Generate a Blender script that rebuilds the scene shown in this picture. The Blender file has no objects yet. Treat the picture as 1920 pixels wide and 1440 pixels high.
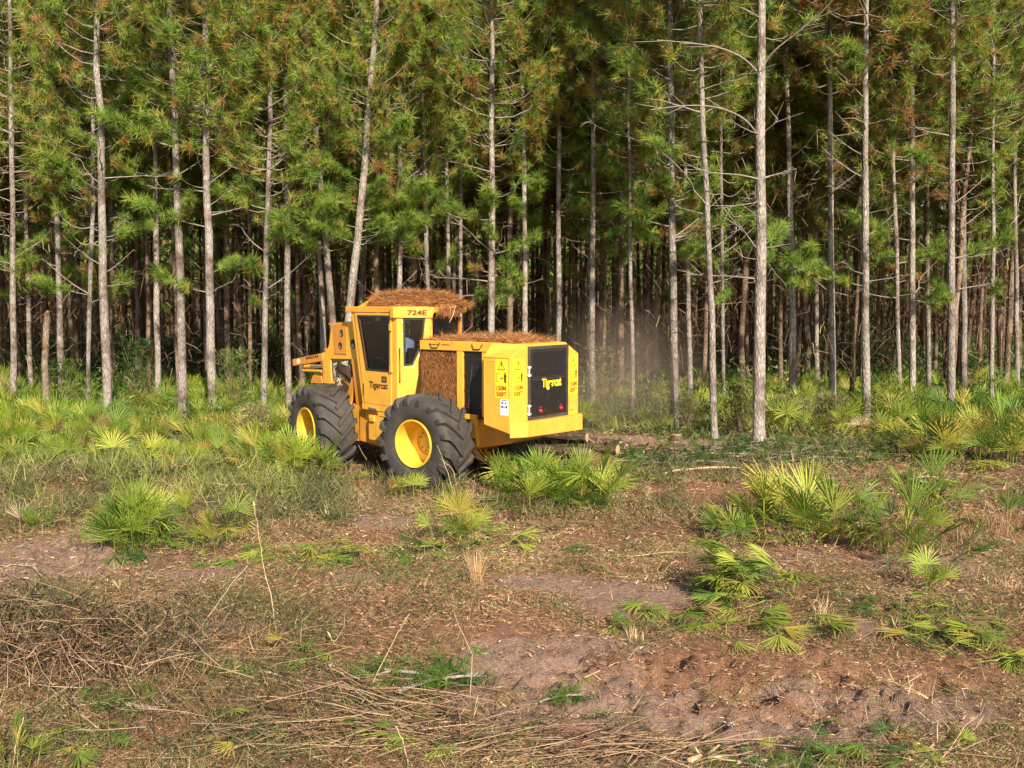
import bpy, math, random
import numpy as np
from mathutils import Vector, Matrix, Euler

random.seed(7)
rng = np.random.default_rng(11)
scene = bpy.context.scene
col = scene.collection

# ------------------------------------------------------------------ camera, sky, sun, exposure
FPX, CAM_H, HOR = 1750.0, 3.4, 570.0           # focal length in photo pixels, eye height, horizon row
TH = math.atan((720 - HOR) / FPX)
cam_d = bpy.data.cameras.new("camera")
cam = bpy.data.objects.new("camera", cam_d)
col.objects.link(cam)
cam.location = (0, 0, CAM_H)
cam.rotation_euler = (math.pi / 2 - TH, 0, 0)
cam_d.sensor_width = 36
cam_d.lens = 36 * FPX / 1920
cam_d.clip_end = 2000
scene.camera = cam

SUN_DIR = Vector((0.34, -0.94, 0)).normalized()
SUN_EL = math.radians(33)
w = bpy.data.worlds.new("World")
scene.world = w
w.use_nodes = True
nt = w.node_tree
nt.nodes.clear()
sky = nt.nodes.new("ShaderNodeTexSky")
sky.sky_type = 'NISHITA'
sky.sun_disc = False
sky.sun_elevation = SUN_EL
sky.sun_rotation = math.atan2(SUN_DIR.x, SUN_DIR.y)
bg = nt.nodes.new("ShaderNodeBackground")
bg.inputs[1].default_value = 0.095
wo = nt.nodes.new("ShaderNodeOutputWorld")
nt.links.new(sky.outputs[0], bg.inputs[0])
nt.links.new(bg.outputs[0], wo.inputs[0])
sun_d = bpy.data.lights.new("sun", 'SUN')
sun_d.energy = 5.0
sun_d.angle = math.radians(0.53)
sun_d.color = (1.0, 0.89, 0.72)
sun = bpy.data.objects.new("sun", sun_d)
col.objects.link(sun)
sd = Vector((SUN_DIR.x * math.cos(SUN_EL), SUN_DIR.y * math.cos(SUN_EL), math.sin(SUN_EL)))
sun.rotation_euler = sd.to_track_quat('Z', 'Y').to_euler()
sun.location = (10, -30, 30)
scene.view_settings.view_transform = 'Standard'
scene.view_settings.look = 'None'
scene.view_settings.exposure = 0.80
scene.view_settings.gamma = 1
scene.view_settings.use_curve_mapping = False
scene.cycles.max_bounces = 6
scene.cycles.diffuse_bounces = 3
scene.cycles.transparent_max_bounces = 12
scene.cycles.use_denoising = True
scene.cycles.volume_step_rate = 4

# ------------------------------------------------------------------ pixel -> place
def ray(px, py):
    u = (px - 960) / FPX
    v = -(py - 720) / FPX
    return np.array([u, math.cos(TH) + v * math.sin(TH), -math.sin(TH) + v * math.cos(TH)])

def gpt(px, py):
    r = ray(px, py)
    t = -CAM_H / r[2]
    return r[0] * t, r[1] * t

def at(px, py, D):
    r = ray(px, py) * D / ray(px, py)[1]
    return Vector((r[0], r[1], CAM_H + r[2]))

# ------------------------------------------------------------------ noise
def _hash(i, j, seed):
    n = (i.astype(np.int64) * 374761393 + j.astype(np.int64) * 668265263 + seed * 1442695041) & 0x7fffffff
    n = ((n ^ (n >> 13)) * 1274126177) & 0x7fffffff
    return ((n ^ (n >> 16)) & 0xffff) / 65535.0

def vnoise(x, y, seed=0):
    x = np.asarray(x, float); y = np.asarray(y, float)
    i = np.floor(x); j = np.floor(y)
    fx = x - i; fy = y - j
    fx = fx * fx * (3 - 2 * fx); fy = fy * fy * (3 - 2 * fy)
    a = _hash(i, j, seed); b = _hash(i + 1, j, seed); c = _hash(i, j + 1, seed); d = _hash(i + 1, j + 1, seed)
    return (a * (1 - fx) + b * fx) * (1 - fy) + (c * (1 - fx) + d * fx) * fy

def fbm(x, y, oct=4, seed=0):
    s = 0; a = 0.5; n = 0
    for k in range(oct):
        s = s + a * vnoise(x * 2 ** k + 17.3 * k, y * 2 ** k - 9.1 * k, seed + k); n += a; a *= 0.5
    return s / n

# ------------------------------------------------------------------ ground patches read off the photograph
def patch(px, py, hx, hy):
    cx, cy = gpt(px, py)
    _, y0 = gpt(px, py + hy); _, y1 = gpt(px, py - hy)
    return cx, cy, hx / FPX * cy, max(0.15, (y1 - y0) / 2)
GREY = [patch(*p) for p in [(120, 1045, 230, 48), (330, 1075, 140, 22), (700, 975, 60, 12), (1180, 1112, 150, 28), (1040, 1225, 230, 62),
        (1180, 1330, 330, 70), (1480, 1360, 260, 50), (1620, 1178, 70, 28), (1740, 1062, 150, 22), (440, 1170, 75, 14), (670, 1078, 60, 12),
        (1000, 1090, 120, 16), (1450, 1045, 120, 20), (80, 1400, 60, 20), (1300, 830, 240, 20), (1180, 1420, 200, 25), (1560, 1320, 330, 55), (870, 1270, 90, 40), (1140, 850, 90, 18)]]
RED = [patch(*p) for p in [(940, 1168, 130, 24), (1390, 1238, 330, 42), (1780, 1262, 140, 18), (250, 1375, 130, 28), (830, 1395, 90, 20),
        (1370, 925, 160, 26), (1100, 1010, 70, 18), (30, 1350, 60, 30), (1440, 1320, 150, 20), (1130, 860, 70, 14), (1120, 1245, 120, 16)]]
LUMP = [patch(*p) for p in [(1050, 1240, 240, 70), (1320, 1290, 470, 95), (120, 1040, 150, 40)]]
def pmask(plist, x, y, seed):
    m = np.zeros_like(x)
    nx = (fbm(x * 1.6, y * 1.6, 4, seed) - .5) * 1.3
    for cx, cy, rx, ry in plist:
        d = np.sqrt(((x - cx) / rx) ** 2 + ((y - cy) / ry) ** 2) + nx
        m = np.maximum(m, np.clip((1.25 - d) / 0.55, 0, 1))
    return m

def gh(x, y):
    """ground height"""
    x = np.asarray(x, float); y = np.asarray(y, float)
    near = np.clip((40 - y) / 20, 0, 1) * np.clip((y - 1) / 3, 0, 1)
    h = (fbm(x * .35, y * .35, 3, 5) - .5) * .30
    h = h + (fbm(x * 1.9, y * 1.9, 3, 9) - .5) * .12 * near
    b = np.abs(fbm(x * 3.1, y * 3.1, 4, 23) - .5) * 2
    lm = pmask(LUMP, x, y, 61)
    h = h + lm * (.05 - b * .42 + (fbm(x * 9, y * 9, 2, 3) - .5) * .05) * near
    h = h + .26 * np.exp(-(((x - 1.75) / .75) ** 2 + ((y - 20.0) / .7) ** 2)) * (.6 + .8 * fbm(x * 2.6, y * 2.6, 3, 66))
    m = np.clip(np.hypot((x + 2.0), (y - 18.6)) / 2.2 - 1, 0, 1)      # level under the machine
    return h * (.25 + .75 * m)
def gh1(x, y): return float(gh(np.array([x]), np.array([y]))[0])

# ------------------------------------------------------------------ materials
def mat_new(name):
    m = bpy.data.materials.new(name); m.use_nodes = True
    n = m.node_tree; b = n.nodes["Principled BSDF"]
    return m, n, b
def N(n, t, **k):
    q = n.nodes.new(t)
    for a, v in k.items(): setattr(q, a, v)
    return q
def ramp(n, stops):
    r = N(n, "ShaderNodeValToRGB"); e = r.color_ramp.elements
    while len(e) > 1: e.remove(e[-1])
    e[0].position = stops[0][0]; e[0].color = (*stops[0][1], 1)
    for p, c in stops[1:]:
        q = e.new(p); q.color = (*c, 1)
    return r
def mixc(n, fac, a, b):
    m = N(n, "ShaderNodeMix", data_type='RGBA')
    for idx, v in ((0, fac), (6, a), (7, b)):
        if hasattr(v, "is_output"): n.links.new(v, m.inputs[idx])
        elif isinstance(v, tuple): m.inputs[idx].default_value = (*v, 1)
        else: m.inputs[idx].default_value = v
    return m.outputs[2]
def noise(n, scale, detail=4, rough=.6, vec=None, dist=0):
    q = N(n, "ShaderNodeTexNoise"); q.inputs["Scale"].default_value = scale; q.inputs["Detail"].default_value = detail
    q.inputs["Roughness"].default_value = rough; q.inputs["Distortion"].default_value = dist
    if vec: n.links.new(vec, q.inputs["Vector"])
    return q.outputs[0]
def bump(n, b, h, s=.5, d=.01):
    q = N(n, "ShaderNodeBump"); q.inputs["Strength"].default_value = s; q.inputs["Distance"].default_value = d
    n.links.new(h, q.inputs["Height"]); n.links.new(q.outputs[0], b.inputs["Normal"])

def simple(name, c, rough=.6, var=.25, scale=6, metal=0, bmp=0, spec=.5):
    m, n, b = mat_new(name)
    tc = N(n, "ShaderNodeTexCoord").outputs["Object"]
    f = noise(n, scale, 5, .65, tc)
    dark = tuple(x * (1 - var) for x in c); lite = tuple(min(1, x * (1 + var)) for x in c)
    r = ramp(n, [(.3, dark), (.7, lite)]); n.links.new(f, r.inputs[0])
    n.links.new(r.outputs[0], b.inputs["Base Color"])
    b.inputs["Roughness"].default_value = rough; b.inputs["Metallic"].default_value = metal
    b.inputs["Specular IOR Level"].default_value = spec
    if bmp: bump(n, b, f, bmp, .01)
    return m

def leafmat(name, stops, rough=.5, transl=.3, spec=.4, tint_attr=True, objcol=False):
    """tint attribute (one value per leaf or tuft) -> colour; part of the light passes through"""
    m, n, b = mat_new(name)
    at_ = N(n, "ShaderNodeAttribute", attribute_name="tint")
    r = ramp(n, stops); n.links.new(at_.outputs["Fac"], r.inputs[0])
    c = r.outputs[0]
    if objcol:
        oi = N(n, "ShaderNodeObjectInfo")
        mm = N(n, "ShaderNodeMix", data_type='RGBA', blend_type='MULTIPLY'); mm.inputs[0].default_value = 1
        n.links.new(c, mm.inputs[6]); n.links.new(oi.outputs["Color"], mm.inputs[7]); c = mm.outputs[2]
    n.links.new(c, b.inputs["Base Color"])
    b.inputs["Roughness"].default_value = rough; b.inputs["Specular IOR Level"].default_value = spec
    if transl:
        t = N(n, "ShaderNodeBsdfTranslucent"); n.links.new(c, t.inputs[0])
        mx = N(n, "ShaderNodeMixShader"); mx.inputs[0].default_value = transl
        n.links.new(b.outputs[0], mx.inputs[1]); n.links.new(t.outputs[0], mx.inputs[2])
        n.links.new(mx.outputs[0], n.nodes["Material Output"].inputs[0])
    return m

def paint_mat(name, c, dirt=.35):
    m, n, b = mat_new(name)
    tc = N(n, "ShaderNodeTexCoord").outputs["Object"]
    f = noise(n, 2.3, 7, .7, tc); f2 = noise(n, 38, 4, .7, tc)
    r = ramp(n, [(.38, tuple(x * .86 for x in c)), (.6, c)]); n.links.new(f, r.inputs[0])
    r2 = ramp(n, [(.60, (0, 0, 0)), (.74, (1, 1, 1))]); n.links.new(f2, r2.inputs[0])
    r3 = ramp(n, [(.50, (0, 0, 0)), (.75, (1, 1, 1))]); n.links.new(f, r3.inputs[0])
    ma = N(n, "ShaderNodeMath", operation='MULTIPLY'); n.links.new(r2.outputs[0], ma.inputs[0]); n.links.new(r3.outputs[0], ma.inputs[1])
    mb = N(n, "ShaderNodeMath", operation='MULTIPLY'); n.links.new(ma.outputs[0], mb.inputs[0]); mb.inputs[1].default_value = dirt
    sx = N(n, "ShaderNodeSeparateXYZ"); n.links.new(tc, sx.inputs[0])
    lo = N(n, "ShaderNodeMapRange"); n.links.new(sx.outputs[2], lo.inputs[0]); lo.inputs[1].default_value = 1.9; lo.inputs[2].default_value = .7; lo.inputs[3].default_value = .03; lo.inputs[4].default_value = .5
    f4 = noise(n, 7, 8, .78, tc); r4 = ramp(n, [(.45, (0, 0, 0)), (.68, (1, 1, 1))]); n.links.new(f4, r4.inputs[0])
    m4 = N(n, "ShaderNodeMath", operation='MULTIPLY'); n.links.new(lo.outputs[0], m4.inputs[0]); n.links.new(r4.outputs[0], m4.inputs[1])
    c1 = mixc(n, mb.outputs[0], r.outputs[0], (.16, .09, .04))
    n.links.new(mixc(n, m4.outputs[0], c1, (.30, .19, .10)), b.inputs["Base Color"])
    rr = N(n, "ShaderNodeMapRange"); n.links.new(f, rr.inputs[0]); rr.inputs[3].default_value = .32; rr.inputs[4].default_value = .6
    n.links.new(rr.outputs[0], b.inputs["Roughness"])
    bump(n, b, noise(n, 5, 2, .5, tc), .08, .02)
    return m

M = {}
M['yellow'] = paint_mat('yellow_paint', (.86, .42, .045))
M['rim'] = paint_mat('rim_paint', (.88, .52, .04), .5)
M['orange'] = paint_mat('amber_shaded_paint', (.70, .27, .03), .6)  # orange parts, plus yellow parts whose shade is put into the colour
M['decal'] = simple('decal_yellow', (.88, .70, .03), .4, .05)
M['print'] = simple('print_brown', (.10, .035, .01), .5, .1)
M['red_print'] = simple('print_orange', (.42, .10, .01), .5, .1)
M['black'] = simple('black_panel', (.014, .010, .009), .45, .4, 9)
M['darkgrey'] = simple('dark_steel', (.05, .045, .04), .5, .35, 7)
M['interior'] = simple('cab_interior', (.025, .020, .018), .7, .3)
M['chrome'] = simple('chrome_rod', (.8, .8, .8), .12, .03, metal=1)
M['steel'] = simple('worn_steel', (.38, .30, .20), .45, .4, 9, metal=.5)
M['white'] = simple('white_print', (.8, .8, .78), .5, .04)
M['blue'] = simple('blue_print', (.05, .05, .22), .5, .1)
M['tan_hose'] = simple('hose_brown', (.06, .035, .022), .5, .3)
M['lettering'] = simple('bright_yellow_lettering', (.9, .62, .03), .45, .05)
M['patch_tone'] = simple('orange_yellow_panel', (.80, .36, .03), .5, .08)  # a little more orange than the main yellow
# glowing red lamps are just reflective lenses
M['lens'] = simple('red_lens', (.55, .03, .05), .15, .2)
M['shirt'] = simple('blue_grey_shirt', (.34, .42, .58), .8, .15, 14)
M['skin'] = simple('skin', (.42, .24, .16), .55, .08)
M['hair'] = simple('dark_hair', (.03, .02, .015), .7, .2)
M['trousers'] = simple('dark_trousers', (.05, .06, .09), .8, .2)
M['wood_end'] = simple('fresh_cut_wood', (.50, .33, .18), .7, .25, 30)
M['stick'] = simple('dry_stick', (.26, .16, .09), .8, .45, 14, bmp=.3)
M['stick_pale'] = simple('pale_stick', (.52, .38, .22), .8, .35, 14, bmp=.3)

def bark_mat(name, c0, c1, c2):
    m, n, b = mat_new(name)
    tc = N(n, "ShaderNodeTexCoord").outputs["Object"]
    oi = N(n, "ShaderNodeObjectInfo")
    ad = N(n, "ShaderNodeVectorMath", operation='ADD'); n.links.new(tc, ad.inputs[0])
    cx = N(n, "ShaderNodeCombineXYZ"); sc = N(n, "ShaderNodeMath", operation='MULTIPLY'); sc.inputs[1].default_value = 50
    n.links.new(oi.outputs["Random"], sc.inputs[0]); n.links.new(sc.outputs[0], cx.inputs[2]); n.links.new(cx.outputs[0], ad.inputs[1])
    mp = N(n, "ShaderNodeMapping"); mp.inputs["Scale"].default_value = (1, 1, .33); n.links.new(ad.outputs[0], mp.inputs[0])
    v = N(n, "ShaderNodeTexVoronoi", feature='DISTANCE_TO_EDGE'); v.inputs["Scale"].default_value = 17; n.links.new(mp.outputs[0], v.inputs["Vector"])
    v2 = N(n, "ShaderNodeTexVoronoi"); v2.inputs["Scale"].default_value = 17; n.links.new(mp.outputs[0], v2.inputs["Vector"])
    f = noise(n, 30, 5, .7, mp.outputs[0])
    r = ramp(n, [(.0, c0), (.12, c1), (.5, c2)]); n.links.new(v.outputs["Distance"], r.inputs[0])
    gr = ramp(n, [(.3, tuple(x * .55 for x in c1)), (.7, c2)]); n.links.new(f, gr.inputs[0])
    c = mixc(n, .5, r.outputs[0], gr.outputs[0])
    big = noise(n, 1.1, 4, .7, ad.outputs[0])
    rb = ramp(n, [(.36, (.40, .33, .30)), (.56, (1, 1, 1))]); n.links.new(big, rb.inputs[0])
    mm = N(n, "ShaderNodeMix", data_type='RGBA', blend_type='MULTIPLY'); mm.inputs[0].default_value = 1
    n.links.new(c, mm.inputs[6]); n.links.new(rb.outputs[0], mm.inputs[7])
    m2 = N(n, "ShaderNodeMix", data_type='RGBA', blend_type='MULTIPLY'); m2.inputs[0].default_value = 1
    n.links.new(mm.outputs[2], m2.inputs[6]); n.links.new(oi.outputs["Color"], m2.inputs[7])
    n.links.new(m2.outputs[2], b.inputs["Base Color"])
    b.inputs["Roughness"].default_value = .9; b.inputs["Specular IOR Level"].default_value = .15
    bump(n, b, v.outputs["Distance"], .9, .03)
    return m
M['bark'] = bark_mat('pine_bark', (.06, .045, .036), (.25, .205, .165), (.58, .50, .43))
M['branch'] = simple('branch_wood', (.27, .22, .18), .85, .4, 12)
PINE = [(0, (.035, .075, .02)), (.25, (.10, .17, .03)), (.5, (.21, .335, .05)), (.72, (.38, .46, .08)), (.85, (.42, .32, .06)), (.9, (.34, .18, .06)), (1, (.46, .22, .08))]
M['needles'] = leafmat('pine_needles', PINE, .5, .40, .30)
M['palm'] = leafmat('palmetto_leaf', [(0, (.55, .55, .55)), (1, (1.25, 1.25, 1.25))], .5, .3, .3, objcol=True)
M['straw'] = leafmat('straw', [(0, (.11, .053, .03)), (.3, (.32, .17, .088)), (.6, (.55, .325, .175)), (.85, (.74, .50, .28)), (1, (.90, .72, .48))], .8, .15, .2)
M['rust'] = leafmat('rust_needles', [(0, (.07, .05, .015)), (.12, (.12, .05, .02)), (.5, (.38, .15, .05)), (.85, (.58, .28, .10)), (1, (.70, .44, .20))], .8, .15, .2)
M['brush'] = leafmat('brush_stems', [(0, (.05, .03, .02)), (.4, (.20, .12, .07)), (.7, (.38, .24, .14)), (.9, (.48, .33, .20)), (1, (.64, .49, .33))], .85, .05, .2)
M['belt'] = leafmat('belt_grass', [(0, (.09, .14, .03)), (.4, (.22, .29, .06)), (.7, (.42, .42, .12)), (.9, (.55, .44, .20)), (1, (.50, .28, .12))], .7, .3, .2)
M['green'] = leafmat('green_bits', [(0, (.04, .07, .02)), (.4, (.10, .15, .04)), (.75, (.19, .26, .06)), (1, (.38, .38, .10))], .6, .25, .3)
M['olive'] = leafmat('olive_weeds', [(0, (.04, .045, .022)), (.35, (.11, .125, .05)), (.62, (.20, .21, .075)), (.8, (.30, .22, .11)), (1, (.48, .37, .2))], .8, .2, .2)
M['shrub'] = leafmat('shrub_leaves', [(0, (.02, .045, .014)), (.5, (.07, .13, .03)), (.85, (.18, .25, .05)), (1, (.36, .33, .09))], .5, .3, .3)

def tyre_mat():
    m, n, b = mat_new('dusty_rubber')
    tc = N(n, "ShaderNodeTexCoord").outputs["Object"]
    f = noise(n, 3.5, 6, .7, tc); f2 = noise(n, 24, 4, .6, tc)
    r = ramp(n, [(.32, (.024, .021, .019)), (.55, (.062, .052, .044)), (.78, (.15, .12, .09))]); n.links.new(f, r.inputs[0])
    n.links.new(mixc(n, f2, r.outputs[0], (.05, .043, .036)), b.inputs["Base Color"])
    b.inputs["Roughness"].default_value = .75; bump(n, b, f2, .3, .01)
    return m
M['tyre'] = tyre_mat()

def glass_mat(name, tr, gl):
    m, n, b = mat_new(name)
    t = N(n, "ShaderNodeBsdfTransparent"); t.inputs[0].default_value = (*tr, 1)
    g = N(n, "ShaderNodeBsdfGlossy"); g.inputs["Roughness"].default_value = .04; g.inputs[0].default_value = (.9, .9, .9, 1)
    mx = N(n, "ShaderNodeMixShader"); mx.inputs[0].default_value = gl
    n.links.new(t.outputs[0], mx.inputs[1]); n.links.new(g.outputs[0], mx.inputs[2])
    n.links.new(mx.outputs[0], n.nodes["Material Output"].inputs[0])
    return m
M['glass'] = glass_mat('tinted_glass', (.72, .74, .76), .03)
M['glass_dark'] = glass_mat('dark_glass', (.40, .38, .36), .07)

# ------------------------------------------------------------------ object helpers
def tag(o, label=None, cat=None, group=None, kind=None):
    if label: o['label'] = label
    if cat: o['category'] = cat
    if group: o['group'] = group
    if kind: o['kind'] = kind
    return o
def empty(name, loc=(0, 0, 0), rz=0):
    o = bpy.data.objects.new(name, None); col.objects.link(o); o.location = loc; o.rotation_euler = (0, 0, rz)
    o.empty_display_size = .2
    return o
def link(name, me, mats=None, parent=None, mw=None):
    o = bpy.data.objects.new(name, me); col.objects.link(o)
    if mats is not None and not me.materials:
        for m in (mats if isinstance(mats, (list, tuple)) else [mats]): me.materials.append(m)
    if parent: o.parent = parent
    if mw is not None: o.matrix_basis = mw
    return o

def np_mesh(name, V, F, tint=None, smooth=False, matidx=None):
    """V (n,3), F (m,k) with k = 3 or 4, tint per vertex"""
    V = np.ascontiguousarray(V, np.float32); F = np.ascontiguousarray(F, np.int32)
    me = bpy.data.meshes.new(name); k = F.shape[1]
    me.vertices.add(len(V)); me.vertices.foreach_set("co", V.ravel())
    me.loops.add(F.size); me.loops.foreach_set("vertex_index", F.ravel())
    me.polygons.add(len(F)); me.polygons.foreach_set("loop_start", np.arange(0, F.size, k, dtype=np.int32))
    if matidx is not None: me.polygons.foreach_set("material_index", matidx.astype(np.int32))
    if smooth: me.polygons.foreach_set("use_smooth", np.ones(len(F), bool))
    me.update(calc_edges=True)
    if tint is not None:
        a = me.attributes.new("tint", 'FLOAT', 'POINT'); a.data.foreach_set("value", np.ascontiguousarray(tint, np.float32))
    return me

def unit(v): return v / np.maximum(1e-9, np.linalg.norm(v, axis=-1, keepdims=True))

def tri_blades(P, D, L, W, tint, droop=0.0):
    """needles/straws: one thin bent strip each (2 tris: base pair, tip)"""
    n = len(P); D = unit(D)
    s = unit(np.cross(D, rng.normal(size=(n, 3))))
    L = np.broadcast_to(np.asarray(L, float), (n,))[:, None]; W = np.broadcast_to(np.asarray(W, float), (n,))[:, None]
    a = P - s * W * .5; b = P + s * W * .5; tip = P + D * L
    if droop:
        tip = tip - np.array([0, 0, 1.0]) * L * droop
    V = np.stack([a, b, tip], 1).reshape(-1, 3)
    F = np.arange(3 * n).reshape(n, 3)
    return V, F, np.repeat(tint, 3)

def bent_blades(P, D, L, W, tint, droop):
    """two-segment blade: 4 verts + tip -> 3 tris"""
    n = len(P); D = unit(D)
    s = unit(np.cross(D, np.array([0, 0, 1.0]) + rng.normal(size=(n, 3)) * .4))
    L = np.broadcast_to(np.asarray(L, float), (n,))[:, None]; W = np.broadcast_to(np.asarray(W, float), (n,))[:, None]
    dr = np.broadcast_to(np.asarray(droop, float), (n,))[:, None]
    mid = P + D * L * .55 - np.array([0, 0, 1.0]) * L * dr * .25
    tip = P + D * L - np.array([0, 0, 1.0]) * L * dr
    V = np.stack([P - s * W * .5, P + s * W * .5, mid + s * W * .45, mid - s * W * .45, tip], 1).reshape(-1, 3)
    i = (np.arange(n) * 5)[:, None]
    F = np.concatenate([i + [0, 1, 2], i + [0, 2, 3], i + [3, 2, 4]], 1).reshape(-1, 3)
    return V, F, np.repeat(tint, 5)

def join(parts):
    V, F, T = [], [], []; o = 0
    for v, f, t in parts:
        V.append(v); F.append(f + o); T.append(t); o += len(v)
    return np.concatenate(V), np.concatenate(F), np.concatenate(T)

def tube_np(path, rad, sides=6, tint=0.0, cap=True):
    """tube of triangles along a path"""
    path = np.asarray(path, float); n = len(path)
    rad = np.broadcast_to(np.asarray(rad, float), (n,))
    t = unit(np.gradient(path, axis=0))
    ref = np.array([0, 0, 1.0]) if abs(t[:, 2]).mean() < .8 else np.array([1.0, 0, 0])
    u = unit(np.cross(t, ref)); v = np.cross(t, u)
    a = np.linspace(0, 2 * math.pi, sides, endpoint=False)
    V = path[:, None] + rad[:, None, None] * (np.cos(a)[None, :, None] * u[:, None] + np.sin(a)[None, :, None] * v[:, None])
    V = V.reshape(-1, 3); F = []
    for i in range(n - 1):
        for k in range(sides):
            a0 = i * sides + k; a1 = i * sides + (k + 1) % sides; b0 = a0 + sides; b1 = a1 + sides
            F += [(a0, a1, b1), (a0, b1, b0)]
    if cap:
        for i0 in (0, (n - 1) * sides):
            for k in range(1, sides - 1):
                F.append((i0, i0 + k, i0 + k + 1) if i0 else (i0, i0 + k + 1, i0 + k))
    return V, np.array(F), np.full(len(V), tint)

SPLIT = {'window_clip', 'hose_fitting', 'plate_hole', 'hole_bushing', 'worn_print', 'sticker_print', 'small_print', 'cab_lining', 'cylinder_body', 'lower_bracket', 'link_plate', 'lift_arm', 'hydraulic_hose', 'trim_line', 'boom_cylinder', 'cab_panel', 'guard_post', 'frame_bracket', 'door_step', 'console_part', 'panel_rib', 'roof_fascia', 'dark_cab_liner', 'seat_cushion', 'tower_cross_plate'}
class MB:
    """collects boxes, prisms, lathes and tubes into one mesh"""
    def __init__(s): s.v = []; s.f = []; s.m = []; s.cur = 0; s.T = Matrix.Identity(4)
    def add(s, vs, fs):
        o = len(s.v); s.v += [tuple(s.T @ Vector(p)) for p in vs]
        for f in fs: s.f.append([i + o for i in f]); s.m.append(s.cur)
    def box(s, x0, x1, y0, y1, z0, z1):
        x0, x1 = sorted((x0, x1)); y0, y1 = sorted((y0, y1)); z0, z1 = sorted((z0, z1))
        s.add([(x0, y0, z0), (x1, y0, z0), (x1, y1, z0), (x0, y1, z0), (x0, y0, z1), (x1, y0, z1), (x1, y1, z1), (x0, y1, z1)],
              [(0, 3, 2, 1), (4, 5, 6, 7), (0, 1, 5, 4), (1, 2, 6, 5), (2, 3, 7, 6), (3, 0, 4, 7)])
    def prism(s, pts, P, t):
        """2D outline in plane matrix P, thickness t behind the plane"""
        n = len(pts); vs = [P @ Vector((a, b, 0)) for a, b in pts] + [P @ Vector((a, b, -t)) for a, b in pts]
        s.add(vs, [list(range(n)), list(range(2 * n - 1, n - 1, -1))] + [(i, i + n, (i + 1) % n + n, (i + 1) % n) for i in range(n)])
    def ring(s, outer, inner, P, t):
        n = len(outer)
        vs = [P @ Vector((a, b, z)) for pts in (outer, inner) for z in (0, -t) for a, b in pts]   # outer front, outer back, inner front, inner back
        fs = []
        for i in range(n):
            j = (i + 1) % n
            fs += [(i, j, j + 2 * n, i + 2 * n), (i + n, i + 3 * n, j + 3 * n, j + n), (i, i + n, j + n, j), (i + 2 * n, j + 2 * n, j + 3 * n, i + 3 * n)]
        s.add(vs, fs)
    def tube(s, path, r, sides=10):
        V, F, _ = tube_np([tuple(p) for p in path], r, sides)
        s.add([tuple(p) for p in V], [tuple(f) for f in F])
    def lathe(s, prof, sides=48, axis='Y'):
        """profile (radius, along axis)"""
        n = len(prof); vs = []
        for k in range(sides):
            a = 2 * math.pi * k / sides
            for r, y in prof: vs.append((r * math.cos(a), y, r * math.sin(a)))
        fs = []
        for k in range(sides):
            for i in range(n - 1):
                a0 = k * n + i; b0 = ((k + 1) % sides) * n + i
                fs.append((a0, b0, b0 + 1, a0 + 1))
        s.add(vs, fs)
    def islands(s):
        par = list(range(len(s.v)))
        def find(i):
            while par[i] != i: par[i] = par[par[i]]; i = par[i]
            return i
        for f in s.f:
            r = find(f[0])
            for i in f[1:]: par[find(i)] = r
        gr = {}
        for f, m in zip(s.f, s.m): gr.setdefault(find(f[0]), []).append((f, m))
        out = []
        for fs in gr.values():
            q = MB(); ids = sorted({i for f, _ in fs for i in f}); mp = {i: k for k, i in enumerate(ids)}
            q.v = [s.v[i] for i in ids]; q.f = [[mp[i] for i in f] for f, _ in fs]; q.m = [m for _, m in fs]; out.append(q)
        return out
    def build(s, name, mats, parent=None, mw=None, smooth=False, bevel=0):
        if name in SPLIT:
            isl = s.islands()
            if len(isl) > 1: return [q.build(name, mats, parent, mw, smooth, bevel) for q in isl][0]
        me = bpy.data.meshes.new(name); me.from_pydata(s.v, [], s.f)
        for m in (mats if isinstance(mats, (list, tuple)) else [mats]): me.materials.append(m)
        me.polygons.foreach_set("material_index", s.m)
        me.update(); me.validate()
        import bmesh
        bm = bmesh.new(); bm.from_mesh(me); bmesh.ops.recalc_face_normals(bm, faces=bm.faces); bm.to_mesh(me); bm.free()
        if smooth:
            me.polygons.foreach_set("use_smooth", [True] * len(me.polygons))
            try: me.set_sharp_from_angle(angle=math.radians(35))
            except Exception: pass
        o = link(name, me, None, parent, mw)
        if bevel:
            b = o.modifiers.new("bevel", 'BEVEL'); b.width = bevel; b.segments = 2; b.limit_method = 'ANGLE'; b.angle_limit = math.radians(40)
        return o

def plane(o, u, v):
    u = Vector(u).normalized(); v = Vector(v).normalized(); w_ = u.cross(v)
    m = Matrix.Identity(4)
    for i, c in enumerate((u, v, w_, Vector(o))):
        for j in range(3): m[j][i] = c[j]
    return m

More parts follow.
